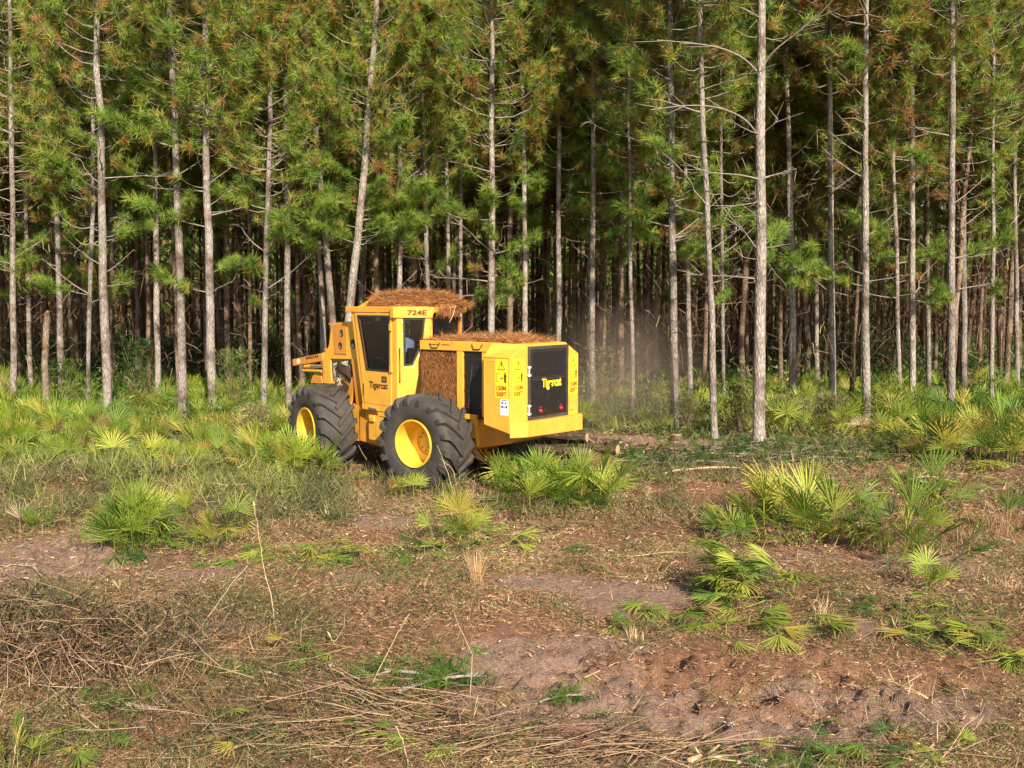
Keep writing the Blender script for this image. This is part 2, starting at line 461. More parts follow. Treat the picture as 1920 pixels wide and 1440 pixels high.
# ------------------------------------------------------------------ ground
def build_ground():
    ys = np.concatenate([np.linspace(-60, 1.8, 14), np.exp(np.linspace(math.log(2.2), math.log(600), 640))])
    us = np.linspace(-1, 1, 460)
    Wd = np.where(ys < 2, 7 + (2 - ys) * 1.6, 3.2 + ys * .72 + np.clip(ys - 90, 0, None) * .9)
    X = us[None, :] * Wd[:, None]; Y = np.broadcast_to(ys[:, None], X.shape)
    Z = gh(X.ravel(), Y.ravel()).reshape(X.shape)
    nr, nc = X.shape
    V = np.stack([X, Y, Z], -1).reshape(-1, 3)
    i = (np.arange(nr - 1)[:, None] * nc + np.arange(nc - 1)[None, :]).ravel()
    F = np.stack([i, i + 1, i + nc + 1, i + nc], 1)
    me = np_mesh('ground', V, F, None, True)
    x, y = V[:, 0], V[:, 1]
    for nm, pl, sd_ in (('grey', GREY, 31), ('red', RED, 41)):
        a = me.attributes.new(nm, 'FLOAT', 'POINT'); a.data.foreach_set("value", pmask(pl, x, y, sd_).astype(np.float32))
    m, n, b = mat_new('forest_soil')
    tc = N(n, "ShaderNodeTexCoord").outputs["Object"]
    f1 = noise(n, 1.3, 6, .7, tc); f2 = noise(n, 14, 6, .75, tc); f3 = noise(n, 70, 4, .7, tc)
    duff = ramp(n, [(.3, (.15, .085, .050)), (.5, (.35, .205, .12)), (.72, (.53, .34, .20))]); n.links.new(f2, duff.inputs[0])
    olive = mixc(n, .45, duff.outputs[0], (.13, .115, .05))
    g = ramp(n, [(.47, (0, 0, 0)), (.62, (1, 1, 1))]); n.links.new(f1, g.inputs[0])
    c = mixc(n, g.outputs[0], duff.outputs[0], olive)
    ga = N(n, "ShaderNodeAttribute", attribute_name='grey').outputs["Fac"]
    ra = N(n, "ShaderNodeAttribute", attribute_name='red').outputs["Fac"]
    gc = ramp(n, [(.3, (.27, .165, .12)), (.7, (.52, .355, .27))]); n.links.new(f2, gc.inputs[0])
    rc = ramp(n, [(.3, (.25, .115, .066)), (.7, (.50, .27, .165))]); n.links.new(f2, rc.inputs[0])
    c = mixc(n, ga, c, gc.outputs[0]); 
    rm = N(n, "ShaderNodeMath", operation='MULTIPLY'); rm.inputs[1].default_value = .85; n.links.new(ra, rm.inputs[0])
    c = mixc(n, rm.outputs[0], c, rc.outputs[0])
    sp = ramp(n, [(.35, (.55, .5, .48)), (.6, (1.1, 1.1, 1.1))]); n.links.new(f3, sp.inputs[0])
    mm = N(n, "ShaderNodeMix", data_type='RGBA', blend_type='MULTIPLY'); mm.inputs[0].default_value = .8
    n.links.new(c, mm.inputs[6]); n.links.new(sp.outputs[0], mm.inputs[7])
    n.links.new(mm.outputs[2], b.inputs["Base Color"])
    b.inputs["Roughness"].default_value = .95; b.inputs["Specular IOR Level"].default_value = .1
    ad = N(n, "ShaderNodeMath", operation='ADD'); n.links.new(f2, ad.inputs[0]); n.links.new(f3, ad.inputs[1])
    bump(n, b, ad.outputs[0], .9, .05)
    o = link('ground', me, m)
    tag(o, 'bare sandy ground with brown needle duff and patches of grey and red soil', kind='structure')
build_ground()

# ------------------------------------------------------------------ THE MACHINE
R_AX = Vector((-.969, 17.918, 0)); F_AX = Vector((-3.177, 19.755, 0))
def frame_m(o, deg):
    a = math.radians(deg); h = Vector((-math.cos(a), math.sin(a), 0)); nn = Vector((-math.sin(a), -math.cos(a), 0))
    return plane(o, h, nn)       # X forward, Y left, Z up
root = empty('feller_buncher', (-2.0, 18.8, 0))
tag(root, 'yellow articulated wheeled feller buncher with big lugged tyres and needles on its roof', 'feller buncher')
RI = Matrix.Translation(-root.location)
RF = RI @ frame_m(R_AX, 37); FF = RI @ frame_m(F_AX, 47)
W_AX = Vector((-4.2006, 18.8, 0)) + 1.40 * Vector((math.sin(math.radians(54)), math.cos(math.radians(54)), 0))
WFr = RI @ frame_m(W_AX, 54)      # front axle, steered a little further round than the cab
def sideP(y): return plane((0, y, 0), (-1, 0, 0), (0, 0, 1))          # seen from the left side: u = -x, v = z
def rearP(x): return plane((x, 0, 0), (0, -1, 0), (0, 0, 1))          # seen from behind: u = -y, v = z
def sp(pts): return [(-x, z) for x, z in pts]
def text(name, body, P, u, v, h, wid, mat, parent, mw, off=.004, thick=.02):
    cu = bpy.data.curves.new(name, 'FONT'); cu.body = body; cu.size = 1; cu.offset = thick; cu.extrude = .002
    o = bpy.data.objects.new(name, cu); col.objects.link(o)
    bpy.context.view_layer.update()
    bb = [Vector(c) for c in o.bound_box]
    x0 = min(c.x for c in bb); x1 = max(c.x for c in bb); y0 = min(c.y for c in bb); y1 = max(c.y for c in bb)
    sx = wid / (x1 - x0); sy = h / (y1 - y0)
    me = bpy.data.meshes.new_from_object(o); me.name = name
    bpy.data.objects.remove(o); bpy.data.curves.remove(cu)
    me.materials.clear(); me.materials.append(mat)
    o = bpy.data.objects.new(name, me); col.objects.link(o)
    o.parent = parent
    o.matrix_basis = mw @ P @ Matrix.Translation((u - x0 * sx, v - y0 * sy, off)) @ Matrix.Diagonal((sx, sy, 1, 1))
    return o

def tyre_wheel():
    R, W, r0 = .90, .74, .425
    w_ = empty('wheel')
    mb = MB()
    prof = [(r0, -.30), (r0 + .03, -.34), (.55, -.375), (.68, -.385), (.78, -.36), (.835, -.30), (.845, -.15), (.85, 0), (.845, .15), (.835, .30), (.78, .36), (.68, .385), (.55, .375), (r0 + .03, .34), (r0, .30)]
    mb.lathe(prof, 64)
    nl = 17
    for side in (-1, 1):
        for k in range(nl):
            a0 = 2 * math.pi * (k + (.5 if side > 0 else 0)) / nl
            # lug: from centre line (y=0) to shoulder, sweeping in angle; wraps over the shoulder down the side wall
            st = [(-.03, -.02, .0), (.12, .14, .0), (.25, .29, .0), (.345, .385, .0), (.388, .41, -.045), (.390, .43, -.15)]
            vs = []
            for y, da, dr in st:
                for q in (-1, 1):
                    for top in (0, 1):
                        aw = .070 if y < .3 else .078
                        an = a0 - da * 1.0 + q * (aw if not top else aw * .72)
                        rr = (.80 if not top else .900) + dr * (1 if top else .6)
                        if y > .35: rr = .80 + dr if not top else .875 + dr * .95
                        yy = y + (.012 if top and y > .35 else 0) - (.03 if not top and y > .35 else 0)
                        vs.append((rr * math.cos(an), side * yy, rr * math.sin(an)))
            fs = []
            for i in range(len(st) - 1):
                a = i * 4; b = a + 4
                fs += [(a + 1, a + 3, b + 3, b + 1), (a, a + 1, b + 1, b), (a + 3, a + 2, b + 2, b + 3)]
            fs += [(0, 2, 3, 1), (len(vs) - 4, len(vs) - 3, len(vs) - 1, len(vs) - 2)]
            mb.add(vs, fs)
    t = mb.build('tyre', M['tyre'], w_, smooth=True)
    mb = MB()
    mb.lathe([(.415, -.33), (.455, -.33), (.45, -.30), (.43, -.26), (.42, .0), (.43, .27), (.438, .335), (.445, .362), (.435, .372), (.416, .368), (.408, .33), (.395, .25), (.385, .05), (.37, -.02), (.25, -.03), (.235, -.06), (.13, -.06), (.12, .02), (.0, .02)], 56)
    r = mb.build('rim', M['rim'], w_, smooth=True)
    mb = MB()
    for k in range(12):
        a = k * math.pi / 6
        mb.T = Matrix.Translation((.19 * math.cos(a), -.05, .19 * math.sin(a)))
        mb.lathe([(0, .022), (.016, .022), (.018, -.01)], 6)
    b = mb.build('wheel_nuts', M['steel'], w_)
    tag(b, kind='stuff')
    return w_
def dup_tree(o, parent=None, mw=None):
    c = o.copy(); col.objects.link(c); c.parent = parent
    if mw is not None: c.matrix_basis = mw
    for ch in o.children: dup_tree(ch, c, ch.matrix_basis.copy())
    return c
wheel0 = tyre_wheel()
Hh = .865
wheels = [(RF, 1.03, 1, .2), (RF, -1.03, -1, .7), (WFr, 1.03, 1, .4), (WFr, -1.03, -1, .1)]
for k, (fr, y, s, a) in enumerate(wheels):
    mw = fr @ Matrix.Translation((0, y, Hh)) @ Matrix.Rotation(a, 4, 'Y') @ (Matrix.Identity(4) if s > 0 else Matrix.Rotation(math.pi, 4, 'Z'))
    if k == 0: wheel0.parent = root; wheel0.matrix_basis = mw
    else: dup_tree(wheel0, root, mw)

# ---- rear frame
def part(mb, name, mat, fr=None, parent=None, **k):
    return mb.build(name, M[mat] if isinstance(mat, str) else [M[q] for q in mat], parent or root, fr if fr is not None else Matrix.Identity(4), **k)
RL = RF
mb = MB()      # engine enclosure core, dark inside
mb.box(-1.35, .50, -.60, .56, 1.30, 2.53)
hood = part(mb, 'engine_bay', 'interior', RL)
mb = MB()      # roof deck with its rolled rail
mb.box(-1.42, .50, -.64, .64, 2.54, 2.715)
deck = part(mb, 'hood', 'yellow', RL, bevel=.012)
for i, x in enumerate((.14, -.88)):
    mb = MB()
    for (a, b_) in (((x + .09, 2.675), (x + .05, 2.585)), ((x + .05, 2.585), (x - .09, 2.585)), ((x - .09, 2.585), (x - .16, 2.675))):
        mb.tube([(a[0], .655, a[1]), (b_[0], .655, b_[1])], .009, 6)
    part(mb, 'hood_latch', 'print', RL)
mb = MB(); mb.box(.02, .26, .642, .646, 2.64, 2.652); mb.box(-.25, -.05, .642, .646, 2.64, 2.652); part(mb, 'trim_line', 'print', RL)
mb = MB()      # side posts and sills
mb.box(-.41, -.56, .50, .632, 1.36, 2.535); part(mb, 'side_post', 'yellow', RL, bevel=.008)
mb = MB(); mb.box(-1.0, -1.10, .50, .625, 1.36, 2.535); part(mb, 'side_post', 'yellow', RL, bevel=.008)
mb = MB(); mb.box(-.57, -.99, .575, .60, 1.40, 2.53); g = part(mb, 'dark_opening_sheet', 'black', RL)  # black sheet standing in for the shade inside the open bay
mb = MB()
for q in range(7): mb.box(-.60, -.97, .600, .604, 1.50 + q * .15, 1.505 + q * .15)
for z in (1.52, 1.8, 2.08, 2.42): mb.box(-.565, -.578, .604, .614, z, z + .02)
mb.tube([(-.66, .603, 1.5), (-.70, .606, 1.75), (-.76, .603, 2.3)], .008, 6)
part(mb, 'grille_bars', 'darkgrey', RL)['kind'] = 'stuff'
mb = MB(); mb.box(-.955, -.975, .604, .61, 1.52, 1.57); part(mb, 'marker_lamp', 'lens', RL)
mb = MB()      # screen clogged with needles
mb.prism(sp([(.84, 1.45), (.50, 2.535), (-.405, 2.535), (-.405, 1.45)]), sideP(.60), .03)
scr = part(mb, 'radiator_screen', 'rust', RL)
P = np.stack([rng.uniform(-.40, .49, 5200), .598 + rng.uniform(0, .012, 5200), rng.uniform(1.5, 2.53, 5200)], 1)
D = np.stack([rng.normal(0, .5, 5200), rng.uniform(-.02, .10, 5200), -np.abs(rng.normal(.8, .5, 5200))], 1)
V, F, T = tri_blades(P, D, rng.uniform(.05, .16, 5200), .006, np.clip(rng.normal(.42, .22, 5200) + .25 * (fbm(P[:, 0] * 5, P[:, 2] * 2, 3, 4) - .5), 0, 1))
n_ = link('needle_mat', np_mesh('needle_mat', V, F, T), M['rust'], scr); n_['kind'] = 'stuff'
# lower frame and belly
mb = MB()
mb.prism(sp([(2.3, .62), (2.3, 1.32), (-.56, 1.37), (-.88, 1.37), (-1.4, 1.30), (-1.9, 1.16), (-2.05, 1.12), (-1.55, .90), (-.86, .76), (-.3, .55), (1.4, .50)]), sideP(.50), .95)
part(mb, 'rear_frame', 'orange', RL, bevel=.01)
mb = MB(); mb.box(-.56, -.86, .50, .615, 1.29, 1.385); part(mb, 'side_step', 'yellow', RL, bevel=.008)
mb = MB(); mb.box(-.70, -.87, .50, .60, .78, 1.285); part(mb, 'hanger_plate', 'yellow', RL, bevel=.008)
mb = MB(); mb.T = Matrix.Translation((0, 0, Hh)); mb.lathe([(0, -.72), (.20, -.72), (.20, -.25), (.30, -.15), (.30, .15), (.20, .25), (.20, .72), (0, .72)], 20); part(mb, 'axle', 'darkgrey', RL, smooth=True)
# counterweight box
XR = -1.975
mb = MB()
prof = [(-1.07, 1.17), (-1.07, 2.475), (-.63, 2.70), (.63, 2.70), (1.07, 2.475), (1.07, 1.17)]          # y, z at the rear
fr_z = [(-1.07, 1.30), (-1.07, 2.485), (-.84, 2.71), (.84, 2.71), (1.07, 2.485), (1.07, 1.30)]
vs = [(XR, y, z) for y, z in prof] + [(-1.395, y, z) for y, z in fr_z]
n = 6
mb.add(vs, [list(range(6)), list(range(11, 5, -1))] + [(i, i + 6, (i + 1) % 6 + 6, (i + 1) % 6) for i in range(6)])
box = part(mb, 'rear_housing', 'yellow', RL, bevel=.012)
mb = MB(); mb.box(-2.045, -1.38, -1.075, 1.078, 2.474, 2.483)
mb = MB()      # seam where the sloped top meets the side
mb.tube([(-1.41, 1.073, 2.482), (-1.96, 1.073, 2.473)], .007, 6); part(mb, 'seam', 'orange', RL)
mb = MB()      # bumper
bp = [(1.075, -1.975), (.78, -2.15), (-.95, -2.15), (-1.20, -1.975)]
vs = [(x, y, 1.05 + (0 if y < 0 else .05) + .0) for y, x in bp] + [(x, y, 1.335 + (.03 if y > 0 else 0)) for y, x in bp]
mb.add(vs, [(0, 1, 2, 3), (7, 6, 5, 4), (0, 4, 5, 1), (1, 5, 6, 2), (2, 6, 7, 3), (3, 7, 4, 0)])
part(mb, 'bumper', 'yellow', RL, bevel=.012)
# door in the back
mb = MB(); mb.ring([(-.56, 1.345), (.69, 1.345), (.69, 2.66), (-.56, 2.66)], [(-.50, 1.40), (.63, 1.40), (.63, 2.60), (-.50, 2.60)], rearP(XR - .035), .05)
door = part(mb, 'rear_door', 'darkgrey', RL, bevel=.006)
mb = MB(); mb.box(XR - .005, XR - .02, -.62, .49, 1.41, 2.59); part(mb, 'door_mesh', 'black', Matrix.Identity(4), door).matrix_basis = Matrix.Identity(4)
mb = MB()
mb.box(XR - .022, XR - .028, -.60, .47, 2.06, 2.075)
for zz in (2.1, 2.56): mb.box(XR - .022, XR - .026, -.58, .44, zz, zz + .008)
for yy in (.44, -.58): mb.box(XR - .022, XR - .0262, yy, yy + .008, 2.1, 2.565)
part(mb, 'panel_rib', 'darkgrey', Matrix.Identity(4), door)
for z in (2.28, 1.60):
    mb = MB(); mb.box(XR - .02, XR - .045, .51, .585, z, z + .03); mb.box(XR - .02, XR - .045, .51, .585, z - .14, z - .11); mb.tube([(XR - .042, .565, z - .15), (XR - .042, .565, z + .04)], .011, 8)
    part(mb, 'hinge', 'white', Matrix.Identity(4), door)
for y in (.20, -.45):
    mb = MB(); mb.T = Matrix.Translation((XR - .02, y, 1.50)) @ Matrix.Rotation(math.pi / 2, 4, 'Z')
    mb.lathe([(0, .035), (.030, .028), (.036, 0)], 16); mb.T = Matrix.Translation((0, 0, 0)); mb.box(XR - .02, XR - .035, y - .012, y + .012, 1.555, 1.575)
    part(mb, 'tail_lamp', 'lens', Matrix.Identity(4), door, smooth=True)
t = text('lettering', 'Tigercat', rearP(XR - .022), -.16, 1.86, .22, .62, M['lettering'], door, Matrix.Identity(4), thick=.035)
I4 = Matrix.Identity(4)
# warning stickers
def sticker(P, u, v, wd, ht, parent=box, fr=I4):
    mb = MB(); mb.prism([(u, v), (u + wd, v), (u + wd, v + ht), (u, v + ht)], P @ Matrix.Translation((0, 0, .004)), .003)
    s = mb.build('warning_sticker', M['decal'], parent, fr)
    Q = P @ Matrix.Translation((0, 0, .006))
    mb = MB(); cx = u + wd * .5; t0 = v + ht * .97; t1 = v + ht * .72; hw = wd * .30
    o = [(cx - hw, t1), (cx + hw, t1), (cx, t0)]; c = (cx, t1 + (t0 - t1) * .36)
    inn = [(c[0] + (a - c[0]) * .80, c[1] + (b - c[1]) * .80) for a, b in o]
    mb.ring(o, inn, Q, .001)
    mb.prism([(cx - .008, t1 + .06), (cx + .008, t1 + .06), (cx + .012, t1 + .125), (cx - .012, t1 + .125)], Q, .001)
    mb.prism([(cx - .008, t1 + .03), (cx + .008, t1 + .03), (cx + .008, t1 + .046), (cx - .008, t1 + .046)], Q, .001)
    mb.build('warning_triangle', M['print'], s, I4)
    mb = MB(); fx = u + wd * .80; fy = v + ht * .40          # standing figure, double arrow, machine bracket
    k = ht * .27
    mb.prism([(fx - .022, fy + k * .40), (fx + .022, fy + k * .40), (fx + .030, fy + k * .78), (fx - .030, fy + k * .78)], Q, .001)
    mb.prism([(fx - .022, fy), (fx - .004, fy), (fx + .001, fy + k * .42), (fx - .022, fy + k * .42)], Q, .001)
    mb.prism([(fx + .004, fy), (fx + .022, fy), (fx + .022, fy + k * .42), (fx + .001, fy + k * .42)], Q @ Matrix.Translation((0, 0, .0005)), .001)
    mb.prism([(fx + .017 * math.cos(a), fy + k * .9 + .019 * math.sin(a)) for a in [i * math.pi / 4 for i in range(8)]], Q, .001)
    ax0, ax1, ay = u + wd * .40, u + wd * .66, fy + k * .42
    mb.prism([(ax0 + .02, ay - .006), (ax1 - .02, ay - .006), (ax1 - .02, ay + .006), (ax0 + .02, ay + .006)], Q, .001)
    mb.prism([(ax0, ay), (ax0 + .025, ay - .02), (ax0 + .025, ay + .02)], Q @ Matrix.Translation((0, 0, .0005)), .001)
    mb.prism([(ax1, ay), (ax1 - .025, ay + .02), (ax1 - .025, ay - .02)], Q @ Matrix.Translation((0, 0, .0005)), .001)
    bx = u + wd * .10
    mb.ring([(bx, fy + .01), (bx + wd * .2, fy + .01), (bx + wd * .2, fy + k * .9), (bx, fy + k * .9)], [(bx + .008, fy + .018), (bx + wd * .2, fy + .018), (bx + wd * .2, fy + k * .9 - .008), (bx + .008, fy + k * .9 - .008)], Q, .001)
    mb.build('clearance_pictogram', M['print'], s, I4)
    text('lettering', '150M', P, u + wd * .12, v + ht * .205, ht * .12, wd * .76, M['red_print'], s, I4, .008)
    text('lettering', '500FT', P, u + wd * .10, v + ht * .05, ht * .12, wd * .82, M['red_print'], s, I4, .008)
    return s
SB = sideP(1.07)
sticker(SB, 1.66, 1.78, .27, .68)
sticker(rearP(XR), -1.00, 1.78, .33, .68)
sticker(rearP(XR), .735, 1.72, .31, .72)
mb = MB(); mb.prism([(1.45, 2.02), (1.645, 2.02), (1.645, 2.40), (1.45, 2.40)], SB @ Matrix.Translation((0, 0, .003)), .003); mb.build('side_patch', M['patch_tone'], box, I4)  # flat patch slightly more orange than the housing
mb = MB(); mb.prism([(1.44, 2.402), (1.65, 2.402), (1.65, 2.412), (1.44, 2.412)], SB @ Matrix.Translation((0, 0, .005)), .003); mb.build('patch_edge', M['orange'], box, I4)
mb = MB(); mb.prism([(1.77, 1.49), (1.945, 1.49), (1.945, 1.77), (1.77, 1.77)], SB @ Matrix.Translation((0, 0, .004)), .003); wst = mb.build('data_sticker', M['white'], box, I4)
mb = MB(); Q = SB @ Matrix.Translation((0, 0, .007))
for (a, b_, c_, d_) in ((1.80, 1.745, .12, .010), (1.795, 1.69, .045, .03), (1.87, 1.69, .04, .022), (1.79, 1.62, .05, .035), (1.855, 1.625, .018, .02), (1.885, 1.615, .04, .04)):
    mb.prism([(a, b_), (a + c_, b_), (a + c_, b_ + d_), (a, b_ + d_)], Q, .001)
mb.build('sticker_print', M['blue'], wst, I4)
mb = MB(); mb.box(XR - .001, XR - .004, -.78, -.92, 1.42, 1.43); part(mb, 'small_print', 'print', RL)
# joint between the halves
mb = MB()
mb.box(.9, 1.7, -.45, .45, .62, 1.16); mb.T = Matrix.Translation((1.66, .34, 0)) @ Matrix.Rotation(math.pi / 2, 4, 'X')
mb.lathe([(0, .55), (.17, .55), (.17, 1.10), (0, 1.10)], 24); part(mb, 'articulation_joint', 'yellow', RL, bevel=.006)
mb = MB(); mb.T = Matrix.Translation((1.60, .50, .90)); mb.lathe([(0, .05), (.13, .05), (.14, -.1), (0, -.1)], 24)
part(mb, 'pivot_pin', 'yellow', RL, smooth=True)
mb = MB(); mb.tube([(1.5, .52, .74), (1.3, .62, .66), (.9, .60, .60)], .02, 8); mb.tube([(1.9, .5, 1.1), (1.4, .66, 1.02), (.7, .58, 1.1)], .022, 8); part(mb, 'hydraulic_hose', 'tan_hose', RL, smooth=True)

# ---- front frame: chassis, cab, lift arms
L = FF
mb = MB(); mb.prism(sp([(1.05, .62), (1.1, 1.25), (-.15, 1.34), (-1.5, 1.34), (-1.95, 1.15), (-1.95, .72), (-1.4, .62), (-.2, .58)]), sideP(.50), 1.0)
part(mb, 'front_frame', 'yellow', L, bevel=.01)
mb = MB(); mb.prism(sp([(-1.12, .70), (-1.12, 1.20), (-1.62, 1.20), (-1.62, .70)]), sideP(.62), .12); mb.box(-1.2, -1.36, .62, .66, 1.08, 1.18)
part(mb, 'frame_bracket', 'yellow', L, bevel=.01)
mb = MB(); mb.T = Matrix.Translation((0, 0, Hh)); mb.lathe([(0, -.72), (.20, -.72), (.20, -.25), (.30, -.15), (.30, .15), (.20, .25), (.20, .72), (0, .72)], 20); part(mb, 'axle', 'darkgrey', WFr, smooth=True)
# cab plan
yS = .62
SP = sideP(yS)
Bx = -2.10
a1 = Vector((-.70, -.71, 0)).normalized()
PP = plane((Bx, yS, 0), a1, (0, 0, 1))                                 # slanted rear-left panel
mb = MB()          # floor, right wall, front posts
mb.box(-.86, -2.45, -.60, .10, 1.40, 1.50)
mb.prism([(.86, 1.40), (2.10, 1.40), (2.10, 1.50), (.86, 1.50)], sideP(.58), .5)
mb.prism(sp([(-.55, 3.22), (-.66, 3.22), (-.97, 1.45), (-.86, 1.45)]), sideP(-.56), .06)
mb.prism(sp([(-2.36, 3.22), (-2.46, 3.22), (-2.46, 1.45), (-2.36, 1.45)]), sideP(-.56), .06)
mb.prism(sp([(-.95, 2.05), (-2.36, 2.05), (-2.36, 1.45), (-.95, 1.45)]), sideP(-.57), .04)
mb.prism(sp([(-1.50, 3.22), (-1.58, 3.22), (-1.58, 2.05), (-1.50, 2.05)]), sideP(-.565), .05)
cabf = part(mb, 'cab_panel', 'yellow', L, bevel=.008)
mb = MB()
mb.prism([(-.14, 1.45), (.60, 1.45), (.60, 2.05), (-.14, 2.05)], rearP(-2.40), .04)   # rear wall below the guard
mb.prism(sp([(-.80, 2.2), (-.84, 2.2), (-.84, 1.5), (-.80, 1.5)]), sideP(.5), 1.0)
part(mb, 'cab_lining', 'interior', L)
mb = MB(); mb.prism(sp([(-.55, 3.24), (-.68, 3.24), (-1.03, 1.38), (-.92, 1.38)]), SP, .09)
part(mb, 'front_pillar', 'yellow', L, bevel=.008)
mb = MB(); mb.prism(sp([(-1.965, 3.22), (-2.095, 3.22), (-2.095, 1.36), (-1.925, 1.36)]), SP, .07)
part(mb, 'door_pillar', 'yellow', L, bevel=.008)
mb = MB(); mb.ring(sp([(-.69, 3.225), (-1.035, 1.37), (-1.92, 1.37), (-1.96, 3.225)]), sp([(-.80, 3.175), (-1.09, 2.09), (-1.88, 2.09), (-1.90, 3.175)]), sideP(yS + .02), .05)
cdoor = part(mb, 'cab_door', 'yellow', L, bevel=.006)
mb = MB(); mb.ring(sp([(-.795, 3.18), (-1.085, 2.085), (-1.885, 2.085), (-1.905, 3.18)]), sp([(-.845, 3.14), (-1.125, 2.125), (-1.845, 2.125), (-1.865, 3.14)]), sideP(yS + .024), .03)
part(mb, 'window_seal', 'interior', I4, cdoor)
mb = MB(); mb.prism(sp([(-.84, 3.145), (-1.12, 2.12), (-1.85, 2.12), (-1.87, 3.145)]), sideP(yS), .008); part(mb, 'door_window', 'glass_dark', I4, cdoor)
mb = MB()
for q in range(1, 8):
    f = q / 8; xa = -.845 - f * 1.01; xb = -1.125 - f * .72
    mb.tube([(xa, yS - .045, 3.14), (xb, yS - .045, 2.125)], .004, 4)
for q in range(1, 12):
    f = q / 12; mb.tube([(-.845 - .28 * f, yS - .045, 3.14 - f * 1.015), (-1.86, yS - .045, 3.14 - f * 1.015)], .004, 4)
part(mb, 'window_guard', 'darkgrey', I4, cdoor)['kind'] = 'stuff'
mb = MB(); mb.tube([(-.90, yS + .03, 3.1), (-1.13, yS + .035, 2.2)], .014, 6); part(mb, 'grab_bar', 'print', I4, cdoor)
for z in (3.0, 2.2):
    mb = MB(); mb.box(-1.915, -1.985, yS + .015, yS + .05, z - .11, z + .02); part(mb, 'hinge', 'yellow', I4, cdoor)
mb = MB(); mb.box(-1.63, -1.79, yS + .02, yS + .03, 1.885, 2.0); part(mb, 'door_latch', 'print', I4, cdoor)
mb = MB(); mb.box(-1.68, -1.74, yS + .03, yS + .04, 1.92, 1.96); part(mb, 'latch_handle', 'steel', I4, cdoor)
text('lettering', 'Tigercat', sideP(yS + .02), 1.20, 1.715, .165, .62, M['print'], cdoor, I4, thick=.02)
mb = MB(); mb.box(-1.05, -1.92, yS + .02, yS + .024, 1.435, 1.442); part(mb, 'seam', 'orange', I4, cdoor)
mb = MB(); mb.box(-.99, -1.01, yS + .0, yS + .03, 1.60, 1.82); part(mb, 'side_handle', 'print', L)
mb = MB(); mb.ring([(0, 3.20), (.67, 3.20), (.625, 2.72), (.49, 2.50), (.33, 1.62), (.0, 1.36)], [(.13, 3.13), (.545, 3.13), (.50, 2.69), (.40, 2.45), (.30, 2.24), (.135, 2.22)], PP, .05)
rp = part(mb, 'rear_corner_panel', 'yellow', L, bevel=.006)
mb = MB(); mb.ring([(.125, 3.135), (.55, 3.135), (.505, 2.69), (.405, 2.445), (.305, 2.235), (.13, 2.215)], [(.165, 3.10), (.51, 3.10), (.465, 2.70), (.37, 2.47), (.285, 2.275), (.165, 2.255)], PP @ Matrix.Translation((0, 0, .006)), .03)
part(mb, 'window_seal', 'interior', I4, rp)
mb = MB(); mb.prism([(.16, 3.105), (.515, 3.105), (.47, 2.70), (.375, 2.465), (.287, 2.27), (.16, 2.25)], PP @ Matrix.Translation((0, 0, -.012)), .006); part(mb, 'corner_window', 'glass', I4, rp)
mb = MB()
hp = [PP @ Vector((.055, 2.56, .0)), PP @ Vector((.065, 2.55, .05)), PP @ Vector((.065, 1.93, .05)), PP @ Vector((.055, 1.90, .0))]
mb.tube(hp, .010, 6); part(mb, 'grab_rail', 'print', I4, rp)
mb = MB()
for (a, b_) in ((.11, 3.06), (.11, 2.82), (.11, 2.5), (.56, 2.9), (.30, 2.205), (.15, 2.195), (.42, 2.40)):
    mb.T = PP @ Matrix.Translation((a, b_, .006)) @ Matrix.Rotation(math.pi / 2, 4, 'X'); mb.lathe([(0, .012), (.014, .010), (.016, -.004)], 8)
part(mb, 'window_clip', 'white', I4, rp)
mb = MB(); mb.prism([(.05, 1.54), (.12, 1.54), (.12, 1.56), (.05, 1.56)], PP @ Matrix.Translation((0, 0, .004)), .004); mb.prism([(.07, 1.44), (.12, 1.44), (.12, 1.47), (.07, 1.47)], PP @ Matrix.Translation((0, 0, .004)), .004)
part(mb, 'small_print', 'print', I4, rp)
# rear guard cage
GP = rearP(-2.50)
mb = MB(); mb.box(-2.47, -2.53, .09, .145, 2.70, 3.13); mb.box(-2.455, -2.485, .10, .19, 2.60, 2.72); part(mb, 'guard_post', 'yellow', L, bevel=.005)
mb = MB(); mb.ring([(-.09, 2.70), (.60, 2.70), (.60, 3.15), (-.09, 3.15)], [(-.06, 2.73), (.57, 2.73), (.57, 3.12), (-.06, 3.12)], GP, .03)
for q in range(1, 14): mb.tube([(-2.515, .06 - q * .045, 2.73), (-2.515, .06 - q * .045, 3.12)], .004, 4)
for q in range(1, 9): mb.tube([(-2.518, .06, 2.73 + q * .045), (-2.518, -.57, 2.73 + q * .045)], .004, 4)
part(mb, 'rear_guard', 'interior', L)['kind'] = 'stuff'
mb = MB(); mb.prism([(-.08, 2.71), (.59, 2.71), (.59, 3.14), (-.08, 3.14)], rearP(-2.47), .01); part(mb, 'rear_window', 'glass_dark', L)
mb = MB(); mb.prism(sp([(-1.0, 3.2), (-2.4, 3.2), (-2.4, 2.06), (-1.0, 2.06)]), sideP(-.52), .02); part(mb, 'dark_cab_liner', 'interior', L)  # added dark sheet closing the right side so the cab looks dim inside
mb = MB(); mb.box(-.75, -1.98, -.54, .50, 3.19, 3.22); mb.box(-1.985, -2.44, -.54, .10, 3.19, 3.22); part(mb, 'dark_cab_liner', 'interior', L)  # dark lining under the roof
mb = MB(); mb.box(-2.50, -2.56, -.56, -.60, 2.70, 3.15); part(mb, 'guard_post', 'orange', L)
